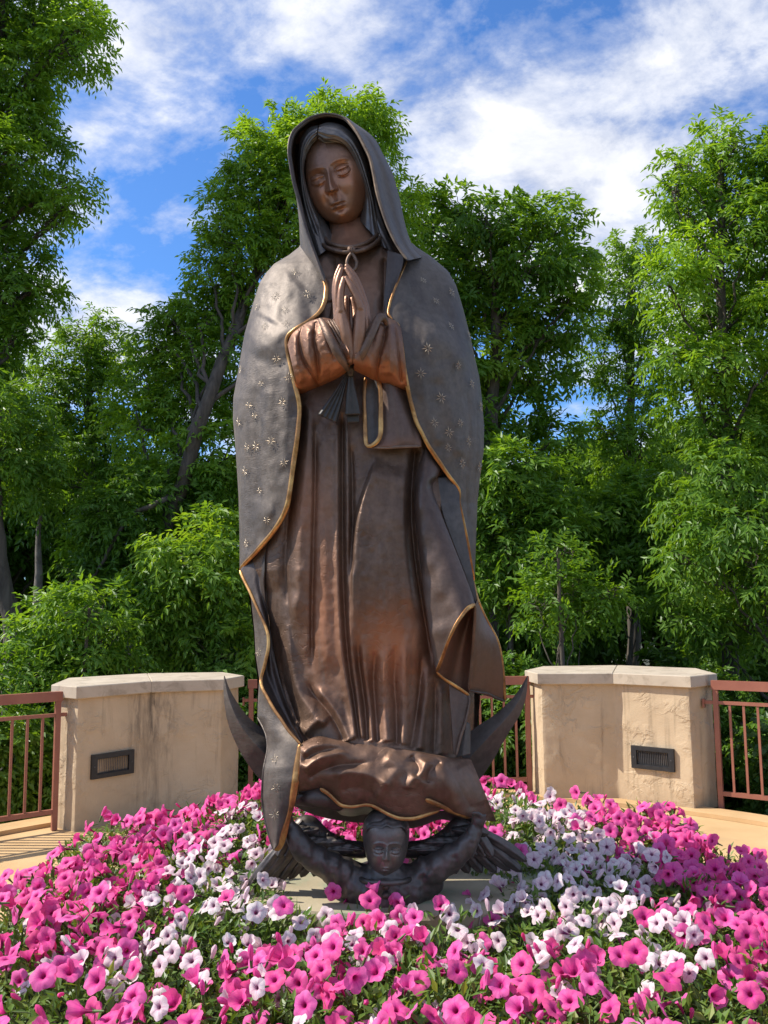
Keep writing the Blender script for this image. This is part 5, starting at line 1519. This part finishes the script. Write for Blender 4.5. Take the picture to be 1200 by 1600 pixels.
# ------------------------------------------------------------------ drapery under the feet
TA = [(470, 1163), (487, 1154), (500, 1151.5), (513, 1154), (535, 1159), (557, 1162), (587, 1165), (617, 1169), (647, 1174), (678, 1180), (708, 1185), (736, 1186)]
BA = [(465.7, 1237), (483, 1235), (500, 1232), (511, 1239), (518, 1245), (531, 1257), (541, 1260), (552, 1260.5), (578, 1258), (604, 1271), (618, 1277), (630, 1279.5), (646, 1279), (661, 1275), (687, 1266), (708, 1269), (734, 1277), (756, 1282), (776, 1284)]
FOOT = [('r', .030, 8, [(474, 1206), (490, 1190), (520, 1178), (556, 1176)], 0, (.1, .3)), ('c', .026, 7, [(478, 1220), (500, 1205), (530, 1196), (566, 1193), (590, 1186)], 0, (.1, .3)),
        ('r', .024, 9, [(470, 1180), (488, 1166), (515, 1163), (550, 1170)], 0, (.1, .3)), ('c', .020, 6, [(470, 1192), (492, 1178), (525, 1170), (560, 1180)], 0, (.1, .4)),
        ('r', .020, 12, [(600, 1180), (620, 1200), (600, 1225), (590, 1250)]), ('c', .020, 6, [(640, 1180), (655, 1200), (648, 1215)]), ('r', .022, 8, [(668, 1185), (660, 1205), (642, 1222), (638, 1236)]),
        ('c', .018, 6, [(690, 1188), (672, 1205), (668, 1225)]), ('r', .018, 10, [(720, 1192), (735, 1220), (752, 1260)]), ('c', .016, 6, [(700, 1192), (716, 1225), (740, 1268)]),
        ('r', .022, 10, [(520, 1215), (545, 1206), (580, 1212), (615, 1232)]), ('c', .016, 8, [(530, 1236), (560, 1230), (590, 1244)])]
X, Y, S, T = ruled(TA, BA, 220, 80)
e = np.clip(2 * T - 1, -1, 1)
D = (.335 + .0 * S) + .075 * np.sin(math.pi * np.clip(S * .9 + .05, 0, 1)) ** .7 + .72 * folds(X, Y, FOOT) - .16 * sstep(.6, 1.0, np.abs(e)) * sstep(-.2, 1, e) + .006 * vnoise(X / 14, Y / 12, 21)
drap = shell('foot_drapery', X, Y, D, .02, M['robe'], rub=.10 + 0 * X)
hemd = lambda x, y: np.interp(x, [466, 500, 560, 640, 700, 776], [.36, .372, .375, .37, .33, .20]) + .0
trim('trim', BA[2:15], lambda x, y: hemd(x, y) + .008, 5.0, drap)
trim('trim', [(665, 1249), (684, 1257), (705, 1267), (734, 1277.5)], [.405, .39, .36, .31], 6.0, drap)
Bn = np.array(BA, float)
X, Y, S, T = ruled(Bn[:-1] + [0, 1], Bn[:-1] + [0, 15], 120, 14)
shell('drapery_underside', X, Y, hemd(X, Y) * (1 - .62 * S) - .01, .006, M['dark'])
MBc = MB(); capsule(MBc, [(470, 1250, .30, 8), (486, 1246, .335, 13), (505, 1247, .34, 14), (528, 1256, .32, 10)])
MBc.build('foot', M['lining'], statue)

# ------------------------------------------------------------------ crescent moon
CM = np.array([(350.5, 1056, .13, .6), (354, 1078, .13, 5), (362, 1104, .13, 11), (373, 1128, .13, 17), (388, 1150, .13, 23), (408, 1172, .13, 30), (440, 1200, .12, 36), (500, 1232, .10, 42), (580, 1242, .08, 44), (660, 1232, .08, 42),
               (715, 1200, .09, 37), (743, 1174, .10, 31), (765, 1150, .11, 24), (786, 1128, .11, 17), (803, 1107, .11, 13), (815, 1085, .11, 7.5), (824.5, 1056, .11, .6)])
Q = resample(CM, 150)
tx = np.gradient(Q[:, :2], axis=0); tx /= np.linalg.norm(tx, axis=1)[:, None]
nx_ = np.stack([-tx[:, 1], tx[:, 0]], 1)
sec = [(-1, 0), (-.55, .5), (-.08, .95), (0, 1.0), (.08, .95), (.55, .45), (1, 0), (.5, -.5), (0, -.8), (-.5, -.5)]
V = np.stack([sp_(Q[:, 0] + nx_[:, 0] * a_ * Q[:, 3], Q[:, 1] + nx_[:, 1] * a_ * Q[:, 3], Q[:, 2] + b_ * Q[:, 3] * .0019 * np.minimum(1, 28 / np.maximum(Q[:, 3], 1))) for a_, b_ in sec], 1)
ns_ = len(sec)
F = [[i * ns_ + j, (i + 1) * ns_ + j, (i + 1) * ns_ + (j + 1) % ns_, i * ns_ + (j + 1) % ns_] for i in range(149) for j in range(ns_)]
mesh_obj('crescent_moon', V.reshape(-1, 3), np.array(F), M['mantle'], statue, sharp=40)

# ------------------------------------------------------------------ winged child below
ang = MB()
for c in ([(536, 1374, .235, 24), (570, 1384, .25, 30), (602, 1388, .255, 32), (636, 1384, .25, 30), (668, 1374, .235, 24)],
          [(602, 1352, .26, 24), (602, 1372, .265, 30), (602, 1390, .25, 40)],
          [(545, 1366, .25, 21), (515, 1354, .28, 20), (487, 1338, .30, 18)], [(490, 1342, .30, 17), (470, 1322, .315, 16), (458, 1300, .32, 12), (452, 1288, .32, 8)],
          [(660, 1364, .25, 21), (688, 1352, .28, 20), (712, 1336, .30, 18)], [(708, 1340, .30, 17), (728, 1322, .315, 15), (740, 1302, .32, 12), (745, 1290, .32, 8)],
          [(580, 1392, .27, 26), (640, 1392, .26, 26)]):
    capsule(ang, c, 18)
# hands holding the cloth: palm, four fingers and a thumb
for sx, hx_ in ((1, 449), (-1, 746)):
    capsule(ang, [(hx_ + 3 * sx, 1292, .322, 7), (hx_, 1280, .325, 8)])
    for k, (ox, oy) in enumerate(((-7, -6), (-3, -10), (2, -11), (7, -9))):
        capsule(ang, [(hx_ + ox * .7 * sx, 1281, .33, 3.0), (hx_ + ox * sx, 1279 + oy * .6, .342, 2.8), (hx_ + (ox + 2) * sx, 1280 + oy, .35, 2.3)], 10)
    capsule(ang, [(hx_ - 6 * sx, 1289, .335, 3.2), (hx_ - 12 * sx, 1282, .342, 2.8), (hx_ - 13 * sx, 1273, .345, 2.2)], 10)
angel = remesh_obj('angel_body', ang, .0055, M['dark'], statue, 8, rough=.0055)
child_out = [(602, 1264), (583, 1268), (570, 1281), (566, 1298), (568, 1318), (572, 1338), (579, 1354), (590, 1366), (601, 1371), (613, 1366), (626, 1354), (634, 1338), (638, 1318), (640, 1298), (636, 1281), (622, 1268)]
cr_ = lambda u, v: .55 * np.exp(-(u / 30) ** 2 - ((v - 30) / 34) ** 2)
Vc, Fc, rc = head_solid('h', child_out, (605, 1327), (-.03, 1), .63, .29, .105, .09, None, cr_, turn=-1.0, lids=0.0, child=True)
ch = MB().add(Vc, Fc)
ch.build('angel_head', M['child'], statue, attrs={'rub': rc})
hr = MB()
hair = hr
lock([(571, 1308), (574, 1297), (584, 1292), (596, 1294), (604, 1290), (614, 1294), (626, 1292), (634, 1298), (637, 1310)], [(567, 1300), (569, 1284), (580, 1270), (592, 1265), (603, 1263), (614, 1265), (626, 1271), (637, 1284), (639, 1300)],
     [.34, .365, .385, .395, .398, .395, .385, .365, .33], [.28, .29, .30, .31, .31, .31, .30, .29, .27], .012, nt=70, ns=20, strands=3, amp=.0018)
hr.build('angel_hair', M['dark'], statue)
cl = MB()
cl.tube(sp_(602 + 40 * np.cos(th_), 1371 + 9 * np.sin(th_), .275 + .10 * np.sin(th_)), .010, 8, cap=False)
cl.build('angel_collar', M['dark'], statue)
for py in (1385, 1399):
    bt = MB(); capsule(bt, [(603, py, .352, 5.5), (603, py + .5, .360, 4.5)], 12)
    bt.build('button', M['lining'], statue)


def feather(parent, root, tip, w, d0, d1, bend=0.0):
    root = np.array(root, float); tip = np.array(tip, float)
    ax = tip - root; L = np.linalg.norm(ax); ax /= L; nr = np.array([-ax[1], ax[0]])
    t = np.linspace(0, 1, 17)[:, None]; s = np.linspace(-1, 1, 9)[None]
    wid = w * np.minimum(1, 1.15 * np.sqrt(t + .05)) * np.sqrt(np.maximum(1 - t ** 5, 0.004))
    c = root + ax * (t * L) + nr * (bend * np.sin(math.pi * t * .6))
    X = c[:, :1] + nr[0] * wid * s; Y = c[:, 1:] + nr[1] * wid * s
    D = d0 + (d1 - d0) * t + .008 * (1 - s ** 2) + .006 * np.exp(-(s / .12) ** 2) + .002 * np.sin(18 * t + 5 * np.abs(s))
    return shell('feather', X, Y, D, .008, M['dark'], parent)


for sx, cx in ((1, 0), (-1, 1)):
    fx = (lambda p: (p[0], p[1])) if sx == 1 else (lambda p: (1203 - p[0], p[1]))
    w_ = MB()
    capsule(w_, [(*fx((566, 1328)), .17, 12), (*fx((535, 1325)), .16, 13), (*fx((505, 1310)), .17, 14), (*fx((480, 1288)), .19, 14), (*fx((462, 1300)), .20, 12)])
    wing = remesh_obj('angel_wing', w_, .006, M['dark'], statue, 6)
    roots = [(468, 1290), (474, 1296), (482, 1300), (490, 1302), (498, 1306), (508, 1310), (518, 1314), (530, 1316)]
    tips = [(391, 1397), (404, 1394), (420, 1388), (440, 1384), (458, 1378), (476, 1374), (496, 1372), (516, 1370)] if sx == 1 else \
           [(384, 1352), (392, 1368), (410, 1366), (432, 1368), (455, 1368), (476, 1368), (496, 1368), (516, 1366)]
    for k, (r_, t_) in enumerate(zip(roots, tips)):
        feather(wing, fx(r_), fx(t_), 11 if k else 10, .20 - .004 * k, .20 - .012 * k, 7 * sx)
    for k, (r_, t_) in enumerate(zip(roots[:7], [(436, 1342), (448, 1342), (462, 1340), (476, 1340), (492, 1340), (508, 1340), (524, 1340)])):
        feather(wing, fx((r_[0] + 4, r_[1] - 8)), fx(t_), 10, .215 - .003 * k, .222 - .006 * k, 4 * sx)
    for k in range(7):
        u = k / 6
        p = (558 - 84 * u, 1330 - 36 * u ** 1.4 + 5 * math.sin(k * 2.1))
        feather(wing, fx((p[0] + 10, p[1] - 2)), fx((p[0] - 34, p[1] - 3 + 14 * u)), 9.5, .235 - .002 * k, .225 + .004 * k, 2 * sx)

# ------------------------------------------------------------------ stars scattered over the mantle
STARS = [(461, 427), (431, 463), (480, 461), (403, 480), (445, 485), (447, 506), (434, 561), (378, 578), (391, 634), (443, 629), (444, 629), (402, 698), (385, 737), (445, 723), (408, 767), (419, 812), (387, 850), (388, 699),
         (680, 472), (704, 458), (703, 511), (731, 525), (667, 545), (714, 571), (657, 584), (688, 622), (749, 636), (677, 661), (717, 661), (699, 700), (720, 724), (747, 730), (700, 676), (735, 600), (730, 690), (452, 590),
         (410, 600), (425, 690), (375, 660), (400, 650), (660, 440), (415, 510)]
seen_ = set()
tips_ = []
for k in range(8):
    a0 = k * math.pi / 4 + .2
    R_ = 1.0 if k % 2 == 0 else .78
    tips_.append((a0, R_))
sv = []; sf = []
for a0, R_ in tips_:
    b0 = len(sv)
    dx_, dz_ = math.cos(a0), math.sin(a0)
    w0 = .08
    sv += [(dx_ * .10, 0, dz_ * .10), (dx_ * .5 - dz_ * w0, 0, dz_ * .5 + dx_ * w0), (dx_ * R_, 0, dz_ * R_), (dx_ * .5 + dz_ * w0, 0, dz_ * .5 - dx_ * w0), (dx_ * .5, -.06, dz_ * .5)]
    sf += [[b0, b0 + 1, b0 + 4], [b0 + 1, b0 + 2, b0 + 4], [b0 + 2, b0 + 3, b0 + 4], [b0 + 3, b0, b0 + 4]]
star_proto = mesh_obj('star', np.array(sv), np.array(sf), M['star'], None, smooth=False)
placed = 0
uniq = []
for p in STARS:
    if all(math.hypot(p[0] - q_[0], p[1] - q_[1]) > 9 for q_ in uniq): uniq.append(p)
jobs = [(p, mantle, mantle_depth) for p in uniq]
jobs += [((430, 1187), flap, None), ((432, 1230), flap, None), ((430, 1272), flap, None), ((406, 1020), flap, None)]
gx, gy, gd = X, Y, D
for k, (p, par, fn) in enumerate(jobs):
    x, y = p
    if fn is None:
        s_ = (x - np.interp(y, [q_[1] for q_ in FA], [q_[0] for q_ in FA])) / max(1, (np.interp(y, [q_[1] for q_ in FB], [q_[0] for q_ in FB]) - np.interp(y, [q_[1] for q_ in FA], [q_[0] for q_ in FA])))
        f_ = lambda xx, yy: fl(yy) * (1 - s_) + fd(yy) * s_ + .035 * np.sin(math.pi * max(s_, 0) ** .8) * sstep(1080, 1160, yy) + .008 * vnoise(np.asarray(xx, float) / 14, np.asarray(yy, float) / 22, 9)
    else: f_ = fn
    ar = lambda xx, yy: sp_(xx, yy, f_(np.array([xx], float), np.array([yy], float))[0])
    P0 = ar(x, y); ex = ar(x + 3, y) - ar(x - 3, y); ey = ar(x, y - 3) - ar(x, y + 3)
    nrm = np.cross(ex, ey); nrm /= np.linalg.norm(nrm)
    if nrm[1] > 0: nrm = -nrm
    o = star_proto if k == 0 else star_proto.copy()
    if k: COL.objects.link(o)
    o.parent = par
    zx = ex / np.linalg.norm(ex); zy = np.cross(-nrm, zx) * -1
    zz_ = np.cross(zx, -nrm)
    sc = (7.8 + 3.2 * random.random()) * YS / FPX
    R3 = Matrix((zx, -nrm, zz_)).transposed()
    rot = Matrix.Rotation(random.uniform(-.3, .3), 3, 'Y')
    o.matrix_local = Matrix.Translation(P0 + nrm * .008) @ (R3 @ rot).to_4x4() @ Matrix.Diagonal((sc, sc, sc, 1))


# ================================================================== petunias
def flower_geo(seed, openness=1.0, R=.034):
    r = np.random.default_rng(seed)
    nphi = 30
    ph = np.linspace(0, 2 * math.pi, nphi + 1)
    lob = 1 + .06 * np.cos(5 * ph) - .07 * np.exp(-((np.mod(ph * 5 / (2 * math.pi), 1) - .5) / .10) ** 2) + .025 * np.sin(3 * ph + r.uniform(0, 6))
    wav = .07 * np.sin(5 * ph + r.uniform(0, 6)) + .11 * np.sin(2 * ph + r.uniform(0, 6)) + .04 * np.sin(10 * ph + r.uniform(0, 6))
    prof = [(0.02, -1.15), (.08, -.90), (.13, -.45), (.20, -.18), (.36, -.05), (.68, .01), (1.0, -.03)]
    V = []; UV = []
    for k, (q, z) in enumerate(prof):
        q2 = q if q < .3 else .3 + (q - .3) * (.55 + .45 * openness)
        z2 = z + (1 - openness) * max(0, q - .25) * 1.1
        w = max(0, (q - .3) / .7)
        rad = q2 * (1 + (lob - 1) * w ** 1.5)
        V.append(np.stack([R * rad * np.cos(ph), R * rad * np.sin(ph), R * (z2 + wav * w ** 2 - .14 * w ** 3 * openness)], 1))
        UV.append(np.stack([np.full(nphi + 1, q), ph / (2 * math.pi)], 1))
    V = np.vstack(V); UV = np.vstack(UV)
    F = grid_faces(len(prof), nphi + 1, 0, True)
    # outside of the tube and calyx
    return V, F, UV


F_MESH = {'pink': [], 'white': []}
for col_ in ('pink', 'white'):
    for k in range(9):
        V, F, UV = flower_geo(500 + k + (50 if col_ == 'white' else 0), [1.0, 1.0, .95, .9, .75, .45, 1.0, .12, .97][k], .0340 if col_ == 'pink' else .0300)
        t_ = MB(); limb(t_, np.array([[0, 0, -.062], [0, 0, -.05], [0, 0, -.034]]), .0022, .0042, 6)
        for c in range(5):
            a_ = c * 2 * math.pi / 5
            d_ = np.array([math.cos(a_), math.sin(a_), 0]); s_ = np.array([-d_[1], d_[0], 0])
            b_ = np.array([0, 0, -.040])
            t_.add([b_ + s_ * .003, b_ - s_ * .003, b_ + d_ * .011 + [0, 0, .010]], [[0, 1, 2]])
        tv = np.vstack(t_.v); nV = len(V)
        o = mesh_obj('flower', np.vstack([V, tv]), [np.vstack([F] + [q + nV for q in t_.f4])] + [np.vstack(t_.f3) + nV], [M[col_], M['stem']], None, uv=np.vstack([UV, np.full((len(tv), 2), .5)]))
        me = o.data
        mi = np.zeros(len(me.polygons), np.int32)
        vi = np.array([p.vertices[0] for p in me.polygons])
        mi[vi >= nV] = 1
        me.polygons.foreach_set('material_index', mi)
        F_MESH[col_].append(me)
        bpy.data.objects.remove(o)

BUD = {}
for col_ in ('pink', 'white'):
    ph = np.linspace(0, 2 * math.pi, 11)
    prof = [(.0025, -.02), (.004, -.006), (.0042, .008), (.0062, .024), (.0072, .036), (.005, .045), (.0006, .050)]
    V = np.vstack([np.stack([r_ * np.cos(ph + z_ * 30) * (1 + .18 * np.cos(5 * ph) * (z_ > 0)), r_ * np.sin(ph + z_ * 30) * (1 + .18 * np.cos(5 * ph) * (z_ > 0)), np.full(11, z_)], 1) for r_, z_ in prof])
    o = mesh_obj('bud', V, grid_faces(7, 11), [M[col_], M['stem']], None, uv=np.stack([np.full(len(V), .55), np.tile(ph / 6.2832, 7)], 1))
    mi = np.zeros(len(o.data.polygons), np.int32); mi[:20] = 1
    o.data.polygons.foreach_set('material_index', mi)
    BUD[col_] = o.data
    bpy.data.objects.remove(o)
FOL = []
for k in range(6):
    r = np.random.default_rng(600 + k)
    n = 420
    rad = .23 * np.sqrt(r.uniform(0, 1, n)); a = r.uniform(0, 2 * math.pi, n)
    h = .15 * (1 - (rad / .27) ** 2) * r.uniform(.25, 1.05, n) + .01
    P = np.stack([rad * np.cos(a), rad * np.sin(a), h], 1)
    out_ = np.stack([np.cos(a), np.sin(a), np.zeros(n)], 1)
    ax = unit(out_ * .5 + r.normal(size=(n, 3)) * .6 + [0, 0, .45])
    nr = unit(np.cross(np.cross(ax, [0, 0, 1.0]), ax) + r.normal(size=(n, 3)) * .25)
    L = r.uniform(.026, .05, n)
    V, F = leaf_geo(P, ax, nr, L, L * .40, .15)
    tone = np.repeat(np.clip(r.normal(.48, .18, n) + (r.uniform(size=n) > .96) * .5, 0, 1), 4)
    mb = MB()
    for _ in range(16):
        a_ = r.uniform(0, 6.28); q = r.uniform(.05, .22)
        limb(mb, np.array([[.02 * math.cos(a_), .02 * math.sin(a_), 0], [q * .6 * math.cos(a_), q * .6 * math.sin(a_), .08], [q * math.cos(a_), q * math.sin(a_), .15 * (1 - (q / .27) ** 2)]]), .0022, .0015, 4)
    o = mesh_obj('foliage', V, F, M['leaf_p'], None, smooth=False, attrs={'tone': tone})
    s_ = mb.build('stems', M['stem'], None)
    FOL.append((o.data, s_.data))
    bpy.data.objects.remove(o); bpy.data.objects.remove(s_)


def inpoly(x, y, P):
    c = False; n = len(P)
    for i in range(n):
        x1, y1 = P[i]; x2, y2 = P[(i + 1) % n]
        if (y1 > y) != (y2 > y) and x < (x2 - x1) * (y - y1) / (y2 - y1) + x1: c = not c
    return c


WHITE_ZONES = [[(345, 1275), (440, 1255), (450, 1400), (400, 1470), (330, 1520), (200, 1500), (225, 1390), (290, 1310)], [(740, 1235), (860, 1250), (980, 1320), (1085, 1430), (1060, 1500), (900, 1470), (790, 1400), (760, 1300)]]
MIX_ZONES = [[(20, 1470), (320, 1490), (470, 1440), (600, 1440), (560, 1600), (20, 1600)], [(470, 1400), (800, 1390), (1000, 1500), (1200, 1480), (1200, 1600), (500, 1600)], [(380, 1380), (830, 1360), (830, 1430), (380, 1450)]]
WHERE = [(95, 'by the left edge'), (215, 'below the left railing'), (330, 'below the stained pier'), (440, "left of the angel"), (545, "under the angel's left wing"), (650, "below the angel's face"), (760, "under the angel's right wing"), (880, 'right of the angel'),
         (1000, 'below the sunlit pier'), (1110, 'below the right railing'), (9999, 'by the right edge')]
ROWS = [(1310, 'at the back'), (1370, 'behind the middle'), (1430, 'level with the slab'), (1500, 'before the slab'), (1575, 'near the front'), (9999, 'at the very front')]
pr = np.random.default_rng(77)
spots = []
ga = math.pi * (3 - math.sqrt(5))
NP_ = 140
for k in range(NP_):
    q = 1.46 * math.sqrt((k + .5) / NP_); th0 = k * ga
    x = BC[0] + q * math.cos(th0) + pr.uniform(-.03, .03); y = BC[1] + q * math.sin(th0) + pr.uniform(-.03, .03)
    if ((x + .03) / .57) ** 2 + ((y - 3.42) / (.36 if x < -.12 else .29)) ** 2 < 1: continue
    u_, v_ = pix((x, y, .78))
    if y < 1.55 or u_ < -90 or u_ > 1290 or v_ > 1800: continue
    spots.append((x, y, u_, v_))
NFL = 0
PET = []
for (x, y, u_, v_) in spots:
    white = any(inpoly(u_, v_, z) for z in WHITE_ZONES); mixd = any(inpoly(u_, v_, z) for z in MIX_ZONES)
    pw = .92 if white else (.36 if mixd else .04)
    kind_ = 'white' if pw > .8 else ('pink' if pw < .1 else ('white' if pr.uniform() < .24 else 'pink'))
    sec = .06 if kind_ == 'white' else .03
    where = next(w_ for lim, w_ in WHERE if u_ < lim); row = next(w_ for lim, w_ in ROWS if v_ < lim)
    rr_ = math.hypot(x - BC[0], y - BC[1])
    z0 = BZ + .02 + .03 * math.cos(rr_ / BR * 1.5) + (.07 if v_ < 1300 else 0) * pr.uniform(.2, 1)
    if abs(x) < .5 and 2.55 < y < 3.3: z0 -= .05
    p = empty('petunia', (x, y, z0), cat='petunia', group='petunias planted round the statue',
              label=('pale white' if kind_ == 'white' else 'hot pink') + ' petunia ' + row + ', ' + where.replace(' the ', ' '))
    PET.append((u_, p))
    fm, smesh = FOL[int(pr.integers(len(FOL)))]
    rot = pr.uniform(0, 6.28); sc = pr.uniform(.85, 1.1)
    for nm, dm, kd in (('foliage', fm, 'stuff'), ('stems', smesh, 'stuff')):
        o = bpy.data.objects.new(nm, dm); COL.objects.link(o); o.parent = p
        o.rotation_euler = (0, 0, rot); o.scale = (sc, sc, sc * pr.uniform(.85, 1.15)); o['kind'] = kd
    nf = int(pr.integers(10, 15)) if kind_ == 'white' else int(pr.integers(13, 19))
    if v_ > 1430: nf = int(nf * .66)
    pts = []
    for _ in range(nf * 8):
        if len(pts) >= nf: break
        q = .21 * math.sqrt(pr.uniform()); a_ = pr.uniform(0, 6.28)
        fx_, fy_ = q * math.cos(a_), q * math.sin(a_)
        if all(math.hypot(fx_ - b[0], fy_ - b[1]) > .036 for b in pts): pts.append((fx_, fy_))
    for fx_, fy_ in pts:
        q = math.hypot(fx_, fy_)
        fz = .16 * (1 - (q / .30) ** 2) * sc * pr.uniform(.85, 1.2) + .025
        fk = kind_ if pr.uniform() > sec else ('pink' if kind_ == 'white' else 'white')
        if mixd and pr.uniform() < .15: fk = 'white' if fk == 'pink' else 'pink'
        me = F_MESH[fk][int(pr.integers(9))]
        o = bpy.data.objects.new('flower', me); COL.objects.link(o); o.parent = p
        nrm_ = unit(np.array([fx_ * 2.2 - .34, -.58 + fy_ * 1.5, .72]) + pr.normal(size=3) * .46)
        o.rotation_euler = (Vector(nrm_).to_track_quat('Z', 'Y').to_matrix() @ Matrix.Rotation(pr.uniform(0, 6.28), 3, 'Z')).to_euler()
        o.location = (fx_, fy_, fz); s_ = pr.uniform(.86, 1.14); o.scale = (s_, s_, s_)
        NFL += 1
    for _ in range(int(pr.integers(2, 5))):
        q = .2 * math.sqrt(pr.uniform()); a_ = pr.uniform(0, 6.28)
        o = bpy.data.objects.new('bud', BUD[kind_]); COL.objects.link(o); o.parent = p
        o.rotation_euler = Vector(unit(np.array([math.cos(a_) * .5, math.sin(a_) * .5 - .3, 1.0]) + pr.normal(size=3) * .3)).to_track_quat('Z', 'Y').to_euler()
        o.location = (q * math.cos(a_), q * math.sin(a_), .16 * (1 - (q / .30) ** 2) + .02)
        s_ = pr.uniform(.7, 1.15); o.scale = (s_, s_, s_)
print('plants', len(spots), 'flowers', NFL, 'tris', sum(len(m.polygons) for m in bpy.data.meshes))

# plants that would share a description are told apart by their order from the left
same = {}
for u_, p in PET: same.setdefault(p['label'], []).append((u_, p))
WN = ['first', 'second', 'third', 'fourth', 'fifth', 'sixth', 'seventh', 'eighth', 'ninth', 'tenth']
CN = ['', '', 'two', 'three', 'four', 'five', 'six', 'seven', 'eight', 'nine', 'ten']
for lb, v in same.items():
    if len(v) > 1:
        for k, (u_, p) in enumerate(sorted(v, key=lambda q_: q_[0])):
            w_ = 'left of two' if k == 0 and len(v) == 2 else 'right of two' if len(v) == 2 else WN[k] + ' of ' + CN[len(v)]
            p['label'] = lb + ', ' + w_ + ('' if len(v) == 2 else ' from left')
